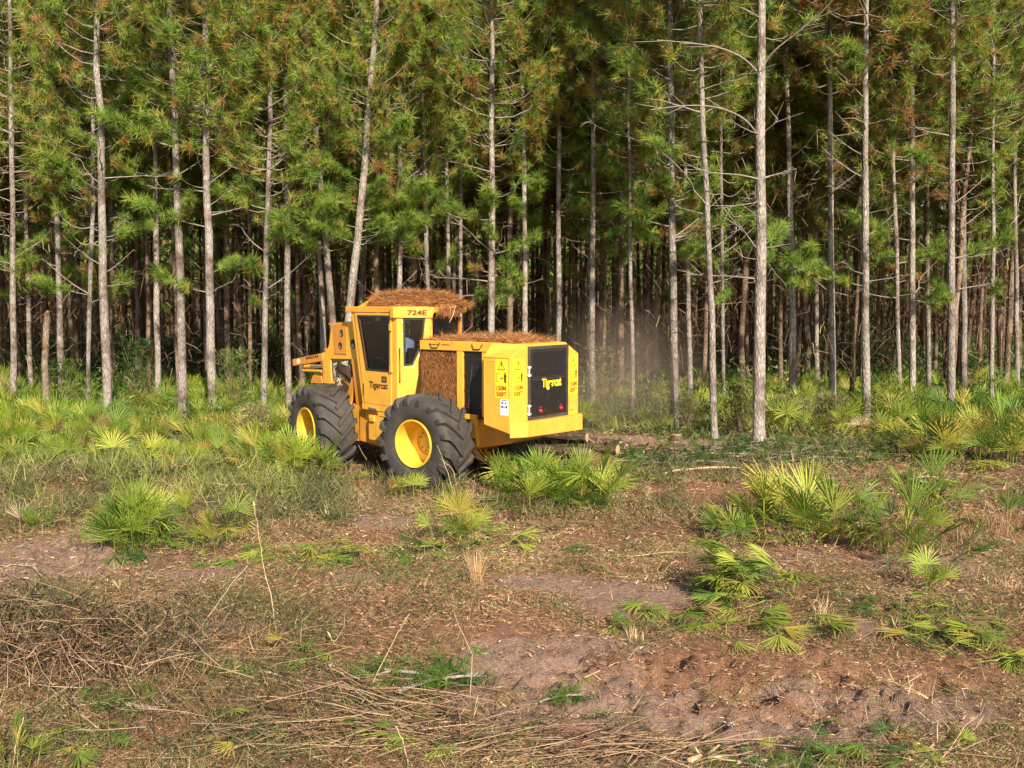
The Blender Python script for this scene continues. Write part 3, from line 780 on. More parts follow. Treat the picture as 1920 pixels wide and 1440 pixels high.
# roof
mb = MB()
o1 = [(-.38, .645), (-2.05, .645), (-2.67, .02), (-2.70, -.62), (-.38, -.62)]
mb.add([(x, y, 3.235) for x, y in o1] + [(x, y, 3.35) for x, y in o1], [(4, 3, 2, 1, 0), (5, 6, 7, 8, 9)] + [(i, (i + 1) % 5, (i + 1) % 5 + 5, i + 5) for i in range(5)])
roof = part(mb, 'cab_roof', 'yellow', L, bevel=.01)
mb = MB()
D2 = a1
q0 = Vector((-1.99, .675, 0)); q1 = Vector((-2.09, .675, 0)); q2 = q1 + D2 * .80
mb.prism([(-.02, 3.14), (.74, 3.14), (.79, 3.34), (-.02, 3.34)], plane(q1, D2, (0, 0, 1)), .03)
mb.prism([(1.97, 3.14), (2.095, 3.14), (2.095, 3.34), (1.97, 3.34)], sideP(.675), .03)
vis = part(mb, 'roof_fascia', 'yellow', I4, roof, bevel=.004)
text('lettering', '724E', plane(q1, D2, (0, 0, 1)), .26, 3.185, .10, .37, M['print'], roof, I4, thick=.03)
mb = MB()
h0 = [(-.62, .50), (-2.0, .50), (-2.75, .0), (-2.75, -.5), (-.62, -.5)]; h1 = [(-.90, .30), (-2.0, .30), (-2.5, -.05), (-2.5, -.35), (-.90, -.35)]
mb.add([(x, y, 3.35) for x, y in h0] + [(x, y, 3.555) for x, y in h1], [(5, 6, 7, 8, 9)] + [(i, (i + 1) % 5, (i + 1) % 5 + 5, i + 5) for i in range(5)])
part(mb, 'roof_hump', 'yellow', I4, roof, bevel=.012)
mb = MB(); mb.tube([(-.40, .60, 3.30), (-.40, -.58, 3.30)], .02, 6); part(mb, 'roof_rail', 'yellow', I4, roof)
# seat
mb = MB(); mb.box(-1.55, -1.98, -.05, .38, 2.05, 2.16); mb.box(-1.97, -2.06, -.01, .30, 2.1, 2.55); mb.box(-1.62, -1.92, .02, .34, 1.5, 1.86)
part(mb, 'seat_cushion', 'interior', L, bevel=.03)
mb = MB(); mb.box(-1.0, -1.2, -.3, .4, 1.50, 2.05); mb.tube([(-1.25, .45, 1.9), (-1.25, .45, 2.15)], .03, 8); mb.tube([(-1.25, -.12, 1.9), (-1.25, -.12, 2.15)], .03, 8); part(mb, 'console_part', 'interior', L)
# step under the door
mb = MB(); mb.prism(sp([(-.92, 1.30), (-.92, 1.40), (-2.08, 1.37), (-2.08, 1.30)]), sideP(.64), .3); mb.prism(sp([(-1.45, 1.20), (-1.45, 1.30), (-2.08, 1.29), (-2.08, 1.20)]), sideP(.63), .25)
part(mb, 'door_step', 'yellow', L, bevel=.008)
mb = MB(); mb.tube([(-1.2, .655, 1.345), (-1.45, .655, 1.345)], .018, 8); part(mb, 'step_latch', 'chrome', L)
# boom tower and arch plates
def arch(y, x_off=0, mat='yellow'):
    pts = [(-.60, 3.04), (-.10, 3.04), (.41, 2.98), (.52, 2.78), (.57, 2.55), (.63, 2.44), (.74, 2.38), (.83, 2.36), (.83, 1.70), (.50, 1.70), (.545, 2.24), (-.60, 2.27)]
    mb = MB(); mb.prism(sp(pts), sideP(y), .04)
    return part(mb, 'boom_plate', mat, L, bevel=.006)
ap = arch(.45)
mb = MB(); mb.prism(sp([(.38, 2.96), (-.12, 3.02), (-.12, 2.36), (.34, 2.36)]), sideP(.465), .012); part(mb, 'shaded_plate', 'orange', I4, ap)  # stands for the plate behind, its shade put into the orange tone
mb = MB()
for (cx, cz, rx, rz) in ((.06, 2.79, .065, .085), (.11, 2.53, .07, .08), (-.36, 2.58, .085, .10)):
    mb.prism([(-cx + rx * math.cos(a), cz + rz * math.sin(a)) for a in [i * math.pi / 8 for i in range(16)]], sideP(.468), .004)
part(mb, 'plate_hole', 'interior', I4, ap)
mb = MB()
for (cx, cz, rx, rz) in ((.085, 2.765, .03, .05), (.13, 2.50, .04, .035), (-.36, 2.54, .06, .05)):
    mb.prism([(-cx + rx * math.cos(a), cz + rz * math.sin(a)) for a in [i * math.pi / 6 for i in range(12)]], sideP(.471), .002)
part(mb, 'hole_bushing', 'steel', I4, ap)
arch(-.30)
mb = MB(); mb.box(.78, .50, -.33, .44, 2.40, 2.46); mb.box(.60, -.1, -.32, .43, 2.96, 3.00); part(mb, 'tower_cross_plate', 'orange', L)
mb = MB(); mb.prism(sp([(2.10, 2.16), (.84, 2.35), (.80, 2.18), (2.08, 2.01)]), sideP(.46), .10)
beam = part(mb, 'lift_beam', 'orange', L, bevel=.008)
mb = MB(); mb.prism([(-1.83 + .075 * math.cos(a), 2.125 + .055 * math.sin(a)) for a in [i * math.pi / 8 for i in range(16)]], sideP(.464), .003); part(mb, 'round_emblem', 'white', I4, beam)
mb = MB()
for q, (u0, wd_) in enumerate(((-1.50, .07), (-1.41, .05), (-1.34, .08), (-1.22, .06), (-1.12, .06), (-1.04, .05))):
    z = 2.215 + (u0 + 1.5) * .13; mb.prism([(u0, z - .03), (u0 + wd_, z - .022), (u0 + wd_, z + .032), (u0, z + .024)], sideP(.464), .002)
part(mb, 'worn_print', 'print', I4, beam)
mb = MB(); mb.prism(sp([(2.08, 2.12), (.84, 2.30), (.80, 2.18), (2.06, 2.01)]), sideP(-.26), .10); part(mb, 'lift_beam', 'orange', L)
mb = MB(); mb.tube([(1.62, .40, 2.02), (1.20, .40, 2.05)], .055, 12); mb.tube([(1.72, .40, 1.93), (.95, .40, 1.95)], .030, 10); part(mb, 'cylinder_body', 'yellow', L, smooth=True)
mb = MB(); mb.tube([(1.35, .42, 2.04), (.84, .42, 2.08)], .04, 12); part(mb, 'cylinder_rod', 'chrome', L, smooth=True)
mb = MB(); mb.prism(sp([(1.30, 1.84), (.96, 1.84), (.90, 1.68), (1.42, 1.66)]), sideP(.42), .25); mb.prism(sp([(1.25, 1.86), (.84, 1.86), (.84, 1.66), (.96, 1.66)]), sideP(.30), .1); part(mb, 'lower_bracket', 'orange', L, bevel=.01)
mb = MB(); mb.prism(sp([(1.05, 1.9), (.86, 1.9), (.5, 1.2), (.5, .9), (.85, .9), (1.15, 1.5)]), sideP(.35), .12); mb.prism(sp([(1.05, 1.9), (.86, 1.9), (.5, 1.2), (.5, .9), (.85, .9), (1.15, 1.5)]), sideP(-.2), .12); part(mb, 'lift_arm', 'yellow', L, bevel=.01)
mb = MB()
mb.tube([(.44, .36, 2.02), (.05, .36, 2.06), (-.05, .36, 2.0)], .045, 10); mb.tube([(.40, .30, 1.98), (-.3, .30, 1.5)], .06, 12); mb.tube([(.32, .38, 1.85), (.28, .34, 1.3)], .07, 12); part(mb, 'boom_cylinder', 'steel', L, smooth=True)
mb = MB()
for k in range(5):
    z = 2.10 - .04 * k; mb.tube([(.42 - .05 * k, .42, z - .03), (.2, .44, z + .05 + .01 * k), (-.05, .42, z), (-.2 - .03 * k, .38, z - .18), (-.15, .36, z - .5)], .018, 6)
part(mb, 'hydraulic_hose', 'tan_hose', L, smooth=True)
mb = MB()
for (x, z) in ((.38, 2.05), (.30, 1.82), (.12, 1.84), (.33, 1.72), (.02, 1.78), (.20, 1.62)): mb.tube([(x, .41, z), (x - .07, .44, z + .05)], .03, 8)
part(mb, 'hose_fitting', 'chrome', L, smooth=True)
mb = MB(); mb.prism(sp([(-.35, 2.28), (-.60, 2.28), (-.86, 1.34), (-.50, 1.34)]), sideP(.50), .10); part(mb, 'tower_column', 'orange', L, bevel=.008)
mb = MB(); mb.prism(sp([(-.12, 2.25), (-.36, 2.25), (-.52, 1.34), (.2, 1.34)]), sideP(.30), .55); part(mb, 'tower_shadow_block', 'tan_hose', L)  # dark brown block standing in for the shadows inside the tower
mb = MB(); mb.prism(sp([(.45, 1.75), (.62, 1.75), (.60, 1.2), (.36, 1.2)]), sideP(.44), .1); mb.prism(sp([(-.30, 1.9), (-.42, 1.9), (-.18, 1.2), (.05, 1.2)]), sideP(.46), .05); part(mb, 'link_plate', 'orange', L)

# ---- driver
def driver():
    W_ = root.matrix_world if False else Matrix.Translation(root.location)
    S = W_ @ L @ Matrix.Translation((-1.80, .14, 2.20))                 # seat reference point, world
    pts = dict(pel=(0, 0, .06), wai=(-.02, 0, .22), che=(0.02, 0, .42), nek=(.05, 0, .57), hed=(.08, 0, .70), top=(.075, 0, .80),
               shl=(.02, .17, .52), ell=(.12, .25, .26), hal=(.36, .22, .20), fil=(.43, .21, .19), shr=(.02, -.17, .52), elr=(.12, -.25, .26), har=(.36, -.22, .20), fir=(.43, -.21, .19),
               hil=(.03, .09, .04), knl=(.44, .13, .06), anl=(.50, .13, -.36), tol=(.64, .13, -.40), hir=(.03, -.09, .04), knr=(.44, -.13, .06), anr=(.50, -.13, -.36), tor=(.64, -.13, -.40))
    rad = dict(pel=.13, wai=.125, che=.14, nek=.055, hed=.085, top=.07, shl=.075, ell=.05, hal=.034, fil=.03, shr=.075, elr=.05, har=.034, fir=.03,
               hil=.09, knl=.065, anl=.05, tol=.04, hir=.09, knr=.065, anr=.05, tor=.04)
    ed = [('pel', 'wai'), ('wai', 'che'), ('che', 'nek'), ('nek', 'hed'), ('hed', 'top'), ('che', 'shl'), ('shl', 'ell'), ('ell', 'hal'), ('hal', 'fil'), ('che', 'shr'), ('shr', 'elr'), ('elr', 'har'), ('har', 'fir'),
          ('pel', 'hil'), ('hil', 'knl'), ('knl', 'anl'), ('anl', 'tol'), ('pel', 'hir'), ('hir', 'knr'), ('knr', 'anr'), ('anr', 'tor')]
    ks = list(pts); vs = [pts[k] for k in ks]; rs = [rad[k] for k in ks]; es = [(ks.index(a), ks.index(b)) for a, b in ed]
    for s, h in ((1, 'hal'), (-1, 'har')):                              # four fingers curled over the lever and a thumb
        for q in range(4):
            b0 = len(vs); y = pts[h][1] + (q - 1.5) * .019
            vs += [(.41, y, .195), (.46 - .004 * abs(q - 1), y, .20), (.475, y, .175)]; rs += [.0095, .009, .008]
            es += [(ks.index(h), b0), (b0, b0 + 1), (b0 + 1, b0 + 2)]
        b0 = len(vs); vs += [(.385, pts[h][1] - s * .035, .205), (.425, pts[h][1] - s * .045, .21)]; rs += [.011, .009]; es += [(ks.index(h), b0), (b0, b0 + 1)]
    me = bpy.data.meshes.new('person'); me.from_pydata(vs, es, [])
    o = bpy.data.objects.new('person', me); col.objects.link(o); o.matrix_world = S
    sk = o.modifiers.new('skin', 'SKIN'); sk.use_smooth_shade = True
    sub = o.modifiers.new('sub', 'SUBSURF'); sub.levels = 2; sub.render_levels = 2
    for i, v in enumerate(me.skin_vertices[0].data): v.radius = (rs[i], rs[i]); v.use_root = (i == 0)
    bpy.context.view_layer.update()
    dg = bpy.context.evaluated_depsgraph_get()
    m2 = bpy.data.meshes.new_from_object(o.evaluated_get(dg))
    for m in ('shirt', 'skin', 'trousers'): m2.materials.append(M[m])
    for p in m2.polygons:
        c = p.center
        p.material_index = 1 if (c.z > .585 or (c.x > .33 and c.z > .15)) else (0 if c.z > .14 else 2); p.use_smooth = True
    o.modifiers.clear(); o.data = m2
    mb = MB()
    hm = MB(); hm.T = Matrix.Translation((.065, 0, .735)) @ Matrix.Rotation(math.pi / 2, 4, 'X') @ Matrix.Diagonal((1.08, 1, .95, 1)); hm.lathe([(.0, .095), (.06, .075), (.088, .03), (.094, -.005), (.088, -.012)], 16)
    hm.build('hair', M['hair'], o, I4, smooth=True)
    fm = MB(); fm.add([(.155, .012, .70), (.155, -.012, .70), (.158, 0, .735), (.178, 0, .705)], [(0, 1, 3), (0, 3, 2), (1, 2, 3)]); fm.build('nose', M['skin'], o, I4)
    for s in (1, -1):
        e = MB(); e.box(.150, .160, s * .022, s * .042, .738, .750); e.build('eye', M['interior'], o, I4)
        e = MB(); e.box(.055, .085, s * .083, s * .096, .695, .745); e.build('ear', M['skin'], o, I4)
    e = MB(); e.box(.150, .158, -.022, .022, .668, .674); e.build('mouth', M['red_print'], o, I4)
    tag(o, 'driver in a pale blue shirt sitting inside the cab behind the corner window', 'person')
driver()

# ---- loose pine needles lying on the machine
WR = Matrix.Translation(root.location) @ RF; WF = Matrix.Translation(root.location) @ FF
def needle_pile(name, Mx, fn, n, label, hang=None):
    """fn(u,v) -> local x,y,z and height of the mound there"""
    u = rng.uniform(0, 1, n); v = rng.uniform(0, 1, n)
    x, y, z, hgt = fn(u, v)
    P = np.stack([x, y, z + hgt * rng.uniform(.4, 1, n)], 1)
    a = rng.uniform(0, 2 * math.pi, n)
    D = np.stack([np.cos(a), np.sin(a), rng.normal(.10, .38, n)], 1)
    tint = np.clip(rng.normal(.55, .30, n), 0, 1)
    parts = [tri_blades(P, D, rng.uniform(.08, .26, n), .008, tint)]
    if hang is not None:
        P, D, L_ = hang; parts.append(tri_blades(P, D, L_, .008, np.clip(rng.normal(.6, .2, len(P)), 0, 1)))
    g = 26; U, Vv = np.meshgrid(np.linspace(0, 1, g * 2), np.linspace(0, 1, g), indexing='ij')
    x, y, z, hgt = fn(U.ravel(), Vv.ravel())
    GV = np.stack([x, y, z + hgt * .75 - .004], 1); nc = g
    i = (np.arange(g * 2 - 1)[:, None] * nc + np.arange(nc - 1)[None]).ravel()
    GF = np.concatenate([np.stack([i, i + 1, i + nc + 1], 1), np.stack([i, i + nc + 1, i + nc], 1)])
    parts.append((GV, GF, np.full(len(GV), .3)))
    V, F, T = join(parts)
    o = link(name, np_mesh(name, V, F, T), M['rust']); o.matrix_basis = Mx
    tag(o, label, 'pine needles', kind='stuff')
    return o
def f_hood(u, v):
    x = .48 - u * 2.2; y = -.62 + v * 1.2
    e = np.minimum(np.minimum(u, 1 - u) * 8, np.minimum(v, 1 - v) * 5); e = np.clip(e, 0, 1)
    h = e * (.01 + .09 * fbm(x * 2.2, y * 2.5, 3, 77) + .05 * np.exp(-((x + 1.2) / .6) ** 2))
    return x, y, np.full_like(x, 2.716), h
needle_pile('needle_litter', WR, f_hood, 9000, 'rusty layer of fallen pine needles lying on the engine hood')
def f_roof(u, v):
    x = -.90 - u * 2.06; ym = .50 - .667 * np.clip(-2.0 - x, 0, .95); y = ym - v * (ym + .5)
    zb = 3.352 + .205 * np.clip(np.minimum(ym - y, y + .5) / .2, 0, 1) * np.clip((-.62 - x) / .28, 0, 1) * np.clip((x + 3.05) / .5, 0, 1)
    h = .02 + .11 * fbm(x * 3, y * 3, 3, 88); h = h * np.clip(np.minimum(np.minimum(u * 6, (1 - u) * 3.5), np.minimum(v, 1 - v) * 6), .1, 1) * .85
    return x, y, zb, h
hn = 700
hp_ = np.stack([rng.normal(-2.86, .06, hn), rng.normal(.0, .10, hn), 3.40 - rng.uniform(0, .22, hn) ** 1.2], 1)
hd_ = np.stack([rng.normal(-.25, .35, hn), rng.normal(.1, .35, hn), -np.abs(rng.normal(.8, .4, hn))], 1)
needle_pile('needle_litter', WF, f_roof, 12000, 'mound of rusty pine needles heaped on the cab roof and hanging off its back edge', (hp_, hd_, rng.uniform(.08, .2, hn)))
for (a, b_, c_), lb in (((( -2.75, .1, 3.2), (-3.0, .05, 3.33), (-3.15, .0, 3.36)), 'slanting'), (((-3.05, .1, 3.05), (-3.1, .05, 3.2), (-3.0, -.1, 3.38)), 'nearly upright')):
    V, F, T = tube_np([a, b_, c_], [.012, .01, .005], 5); o = link('dead_twig', np_mesh('dead_twig', V, F), M['stick_pale']); o.matrix_basis = WF
    tag(o, lb + ' dead twig poking out of the needles at the back of the cab roof', 'twig', 'twigs caught on the cab roof')

# ------------------------------------------------------------------ PINES
def tuft(P, D, n, L, spread, W, tint):
    """n needles spraying from each point along D"""
    k = len(P)
    Pn = np.repeat(P, n, 0); Dn = unit(np.repeat(unit(D), n, 0) + rng.normal(size=(k * n, 3)) * spread)
    Pn = Pn - np.repeat(unit(D), n, 0) * rng.uniform(0, .14, (k * n, 1))
    return tri_blades(Pn, Dn, L * rng.uniform(.7, 1.2, k * n), W, np.clip(np.repeat(tint, n) + rng.normal(0, .05, k * n), 0, 1))

def crown_mesh(name, H=9.5, R=2.3, whorl=.36, nb=5, per=15, nn=34, W=.018, wood_sides=4, rust=.10, low_sparse=True, seed=0):
    """branches with needle tufts, z from 0 (lowest living branch) to H"""
    woods, P, D, T = [], [], [], []
    z = 0.0
    while z < H - .3:
        f = z / H
        prof = (min(1, .45 + f * 2.2) if f < .3 else 1.0 - max(0, f - .45) * 1.35)
        k = nb if rng.random() > .25 else nb - 1
        if low_sparse and f < .12: k = max(1, nb - 3)
        a0 = rng.uniform(0, 6.28)
        for b in range(k):
            a = a0 + b * 2 * math.pi / k + rng.normal(0, .3)
            Lb = R * prof * rng.uniform(.65, 1.15)
            up = rng.uniform(.10, .45) + .5 * f
            s = np.linspace(0, 1, 5)
            r = Lb * s; zz = z + Lb * (up * s + .22 * s * s) - .25 * Lb * np.sin(s * 3.14) * (1 - f) * rng.uniform(.2, 1)
            wob = rng.normal(0, .07, 5) * s * Lb
            x = np.cos(a) * r - np.sin(a) * wob; y = np.sin(a) * r + np.cos(a) * wob
            path = np.stack([x, y, zz], 1)
            woods.append(tube_np(path, np.linspace(.020 * (1 - .5 * f), .005, 5) * (.6 + .25 * Lb), wood_sides, 0, False))
            m = max(3, int(per * Lb / R * rng.uniform(.7, 1.2)))
            for q in range(m):
                t = rng.uniform(.35, 1.02) ** .8
                p = np.array([np.interp(t, s, path[:, i]) for i in range(3)])
                out = np.array([math.cos(a), math.sin(a), .5])
                d = out + rng.normal(0, .75, 3); d[2] = abs(d[2]) * .7 + .15
                l2 = rng.uniform(.08, .5) * (1.2 - t * .6)
                e = p + unit(d) * l2
                if rng.random() < .35: woods.append(tube_np(np.array([p, e]), [.008, .005], 3, 0, False))
                P.append(e); D.append(d)
                isr = rng.random() < rust * (2.2 - 2.0 * f)
                T.append(rng.uniform(.90, 1.0) if isr else np.clip(.62 + rng.normal(0, .22) + .10 * (f - .3), 0, .86))
        z += whorl * rng.uniform(.7, 1.3)
    P = np.array(P); D = np.array(D); T = np.array(T)
    drp = T > .89; D[drp, 2] -= 1.1
    nd = tuft(P, D, nn, .285, .85, W, T)
    wd = join(woods)
    V = np.concatenate([wd[0], nd[0]]); F = np.concatenate([wd[1], nd[1] + len(wd[0])]); Tt = np.concatenate([wd[2], nd[2]])
    mi = np.concatenate([np.zeros(len(wd[1])), np.ones(len(nd[1]))])
    me = np_mesh(name, V, F, Tt, False, mi); me.materials.append(M['branch']); me.materials.append(M['needles'])
    return me
CROWNS = [crown_mesh('crown', H=rng.uniform(9, 10.5), R=rng.uniform(2.0, 2.5), rust=r) for r in (.03, .05, .09, .04, .13, .05, .08, .03)]
CROWNS_FAR = [crown_mesh('crown', H=9.5, R=2.3, whorl=.60, nb=4, per=9, nn=18, W=.042, wood_sides=3, rust=.06) for _ in range(4)]

def trunk_mesh(name, pts, r0, r1, sides=10):
    pts = np.asarray(pts, float); n = len(pts)
    s = np.linspace(0, 1, n)
    rad = r0 + (r1 - r0) * s; rad[0] *= 1.28; 
    if n > 3: rad[1] *= 1.06
    rad = rad * (1 + rng.normal(0, .03, n))
    V, F, T = tube_np(pts, rad, sides, 0, False)
    V[:, :2] += rng.normal(0, .004, (len(V), 2))
    me = np_mesh(name, V, F, None, True); me.materials.append(M['bark']); return me
def rand_trunk(H=17, r0=.115, sides=9, n=16, wob=.05):
    z = np.concatenate([[-.25, .25], np.linspace(.8, H, n - 2)])
    w1 = np.cumsum(rng.normal(0, wob, (n, 2)), 0); w1 -= w1[0]; w1 -= np.linspace(0, 1, n)[:, None] * w1[-1]
    return trunk_mesh('trunk', np.column_stack([w1, z]), r0, .03, sides)
TRUNKS = [rand_trunk(17, .115) for _ in range(8)]
def branch_mesh(L, bare=True, up=.25, twigs=4):
    s = np.linspace(0, 1, 7); path = np.stack([L * s, rng.normal(0, .03, 7) * L * s * 2, L * (up * s + rng.uniform(-.1, .25) * s * s) + np.cumsum(rng.normal(0, .02, 7)) * s], 1)
    parts = [tube_np(path, np.linspace(.022, .006, 7), 5, 0, False)]
    for q in range(twigs):
        t = rng.uniform(.35, .95); p = np.array([np.interp(t, s, path[:, i]) for i in range(3)])
        d = unit(np.array([.7, rng.normal(0, .7), rng.normal(.2, .5)])); l = rng.uniform(.15, .5) * L * .6
        parts.append(tube_np(np.array([p, p + d * l * .5, p + d * l + [0, 0, rng.normal(0, .08)]]), [.009, .007, .004], 4, 0, False))
    V, F, T = join(parts); me = np_mesh('dead_branch', V, F, None, True); me.materials.append(M['branch']); return me
DEADB = [branch_mesh(rng.uniform(.9, 2.0), up=rng.uniform(-.1, .7), twigs=k) for k in (5, 3, 6, 2, 4, 5, 3, 6)]
def limb_mesh(rust=.15, n=10, L=1.3, tints=None):
    """one short living branch with tufts"""
    s = np.linspace(0, 1, 5); path = np.stack([L * s, rng.normal(0, .04, 5), L * (.15 * s + .2 * s * s)], 1)
    wd = tube_np(path, np.linspace(.016, .005, 5), 4, 0, False)
    P, D, T = [], [], []
    for q in range(n):
        t = rng.uniform(.35, 1); p = np.array([np.interp(t, s, path[:, i]) for i in range(3)]); d = np.array([.6, rng.normal(0, .6), abs(rng.normal(.3, .4))])
        P.append(p + unit(d) * rng.uniform(.05, .3)); D.append(d); T.append(rng.uniform(.9, 1) if rng.random() < rust else np.clip(rng.normal(.5, .14), 0, .84))
    nd = tuft(np.array(P), np.array(D), 36, .29, .85, .018, np.array(T))
    V, F, T = join([wd, nd]); me = np_mesh('needled_branch', V, F, T, False, np.concatenate([np.zeros(len(wd[1])), np.ones(len(nd[1]))]))
    me.materials.append(M['branch']); me.materials.append(M['needles']); return me
LIMBS = [limb_mesh(r, k, l) for r, k, l in ((.08, 20, 1.4), (.15, 15, 1.1), (.0, 24, 1.7), (.8, 9, .9))]

def make_pine(x, y, trunk, crown, cz, cscale, rz, label, group=None, tcol=1.0, tscale=(1, 1, 1), lean=(0, 0), dead=0, limbs=0, fx=None, dz=(2.5, 7)):
    z0 = gh1(x, y)
    r = empty('pine_tree', (x, y, z0)); tag(r, label, 'pine tree', group)
    t = link('trunk', trunk, None, r); t.scale = tscale; t.rotation_euler = (lean[0], lean[1], rz)
    bk = group and 'behind' in group
    t.color = (tcol, tcol * (.84 if bk else 1.02), tcol * (.72 if bk else 1.06), 1)  # back rows darker and browner: shade and ground bounce put into the tint
    if fx is None: fx = lambda z: (math.tan(lean[1]) * z, -math.tan(lean[0]) * z)
    cx, cy = fx(cz)
    c = link('crown', crown, None, r); c.location = (cx, cy, cz); c.scale = (cscale[0], cscale[0], cscale[1]); c.rotation_euler = (lean[0], lean[1], rng.uniform(0, 6.28)); c['kind'] = 'stuff'
    for k in range(dead):
        z = rng.uniform(*dz) if k < dead * .5 else rng.uniform(dz[0], max(dz[0] + 1, cz + 2)); bx, by = fx(z)
        b = link('branch', DEADB[rng.integers(len(DEADB))], None, r); b.location = (bx, by, z)
        a = rng.uniform(-2.6, -.5) if rng.random() < .6 else rng.uniform(0, 6.28)
        if rng.random() < .5: a = rng.choice([0, math.pi]) + rng.normal(0, .4)
        b.rotation_euler = (0, 0, a); s = rng.uniform(.5, 1.1); b.scale = (s, s, s)
    for k in range(limbs):
        z = rng.uniform(dz[0], max(dz[0] + 1, cz + .5)); bx, by = fx(z)
        b = link('needled_branch', LIMBS[rng.choice(4, p=[.38, .27, .27, .08])], None, r); b.location = (bx, by, z)
        b.rotation_euler = (0, 0, rng.uniform(0, 6.28)); s = rng.uniform(.6, 1.15); b.scale = (s, s, s)
    return r

# front row read off the photograph: px low, py low, px high, py high, width px, D (0 = from width), lowest crown py, label
FRONT = [
 (25, 650, 22, 300, 12, 29, 380, 'slim pine at the far left edge of the picture, behind the palmettos'),
 (55, 650, 47, 380, 9, 33, 330, 'thin pale pine, second trunk in from the left edge'),
 (114, 650, 106, 300, 12, 31, 360, 'pine just right of the broken snag at left, trunk forked by shadow'),
 (165, 700, 169, 380, 9, 27, 430, 'thin pine just left of the tall crooked pine at left'),
 (200, 745, 184, 200, 17, 25, 150, 'tall prominent pine on the left with a crooked kinked upper trunk'),
 (298, 720, 292, 280, 12, 27.5, 330, 'slender pine left of the pine with the rust-red needle clump'),
 (342, 740, 325, 200, 17, 25.5, 200, 'stout pine on the left with rust-red dead needles hanging beside its trunk'),
 (397, 755, 385, 60, 17, 25.5, 330, 'stout straight pine with a dark scar, left of the slim leaning stem'),
 (494, 780, 505, 380, 12, 26, 400, 'slim pine leaning slightly right, two trunks left of the machine'),
 (541, 710, 537, 360, 13, 27, 400, 'pine standing right beside the raised lift beam of the machine'),
 (604, 620, 598, 440, 12, 30, 420, 'left one of the close pair of trunks above the boom tower'),
 (624, 600, 606, 400, 15, 28, 300, 'right one of the close pair above the boom tower, leaning left'),
 (656, 565, 684, 300, 17, 27, 280, 'thick leaning pine rising from behind the front of the cab roof'),
 (676, 560, 690, 340, 12, 31, 300, 'thinner pine just right of the thick leaning one behind the cab roof'),
 (745, 550, 746, 330, 11, 28, 430, 'pine rising behind the middle of the cab roof'),
 (802, 550, 797, 340, 10, 28.5, 380, 'slim pine rising behind the needle heap at the back of the cab roof'),
 (845, 640, 834, 340, 9, 29, 350, 'left stem of two thin parallel pines behind the front of the hood'),
 (862, 640, 859, 320, 9, 29.5, 330, 'right stem of two thin parallel pines behind the front of the hood'),
 (922, 635, 922, 340, 14, 27, 340, 'sturdy pine standing behind the middle of the engine hood'),
 (988, 640, 984, 240, 11, 28, 300, 'slim pine standing behind the sloped corner of the rear housing'),
 (1050, 650, 1048, 260, 11, 28, 290, 'straight pine directly above the rear door of the machine'),
 (1113, 670, 1113, 160, 12, 27.5, 200, 'dark weathered pine just right of the machine with drooping side branches'),
 (1186, 770, 1178, 260, 8, 26, 280, 'very thin pine standing in the dust right of the machine'),
 (1266, 812, 1262, 200, 16, 24.6, 330, 'sturdy pine right of the dust cloud with low green side branches'),
 (1294, 710, 1288, 400, 10, 29, 300, 'slim pine just right of the sturdy one by the dust cloud'),
 (1341, 835, 1312, 60, 13, 22.7, 120, 'slender pine leaning left, left neighbour of the tallest thick trunk'),
 (1357, 710, 1352, 420, 7, 29, 340, 'very thin stem between the leaning slender pine and the thickest trunk'),
 (1424, 838, 1423, 20, 23, 22.4, 40, 'thickest and tallest pine, right of centre, with long arching bare branches'),
 (1488, 705, 1476, 180, 14, 28.5, 160, 'pine just right of the thickest trunk, slightly bowed to the right'),
 (1533, 690, 1530, 200, 9, 33, 260, 'shaded thin pine between two sunlit trunks on the right'),
 (1561, 735, 1556, 180, 13, 27, 150, 'straight sunlit pine with smooth bare lower trunk, right side'),
 (1625, 775, 1624, 150, 15, 25.6, 130, 'pine with a whorl of bare upswept branches and debris at its foot'),
 (1688, 735, 1680, 420, 8, 28, 340, 'very thin pale pine right of the pine with the debris at its foot'),
 (1712, 740, 1711, 380, 13, 28, 330, 'straight pine behind the big palmetto on the right'),
 (1741, 700, 1738, 300, 9, 32, 300, 'dim thin pine between the two straight pines on the right'),
 (1784, 770, 1786, 60, 15, 25.8, 100, 'tall pale pine at right whose upper trunk turns dark'),
 (1806, 700, 1808, 140, 12, 31, 160, 'dark shaded trunk close behind the tall pale pine at right'),
 (1860, 700, 1862, 320, 8, 28, 300, 'thin pine near the right edge with a low rusty branch'),
 (1908, 640, 1905, 340, 9, 30, 300, 'slim pine at the far right edge of the picture')]
LDZ = {656: 5.0, 624: 4.6, 745: 5.4, 604: 5.0, 541: 5.2, 1266: 4.2, 1294: 4.6, 1113: 4.6, 298: 5.5, 342: 5.5, 1186: 5.0, 1050: 6}
taken = []
PROP = {(1424): [], }
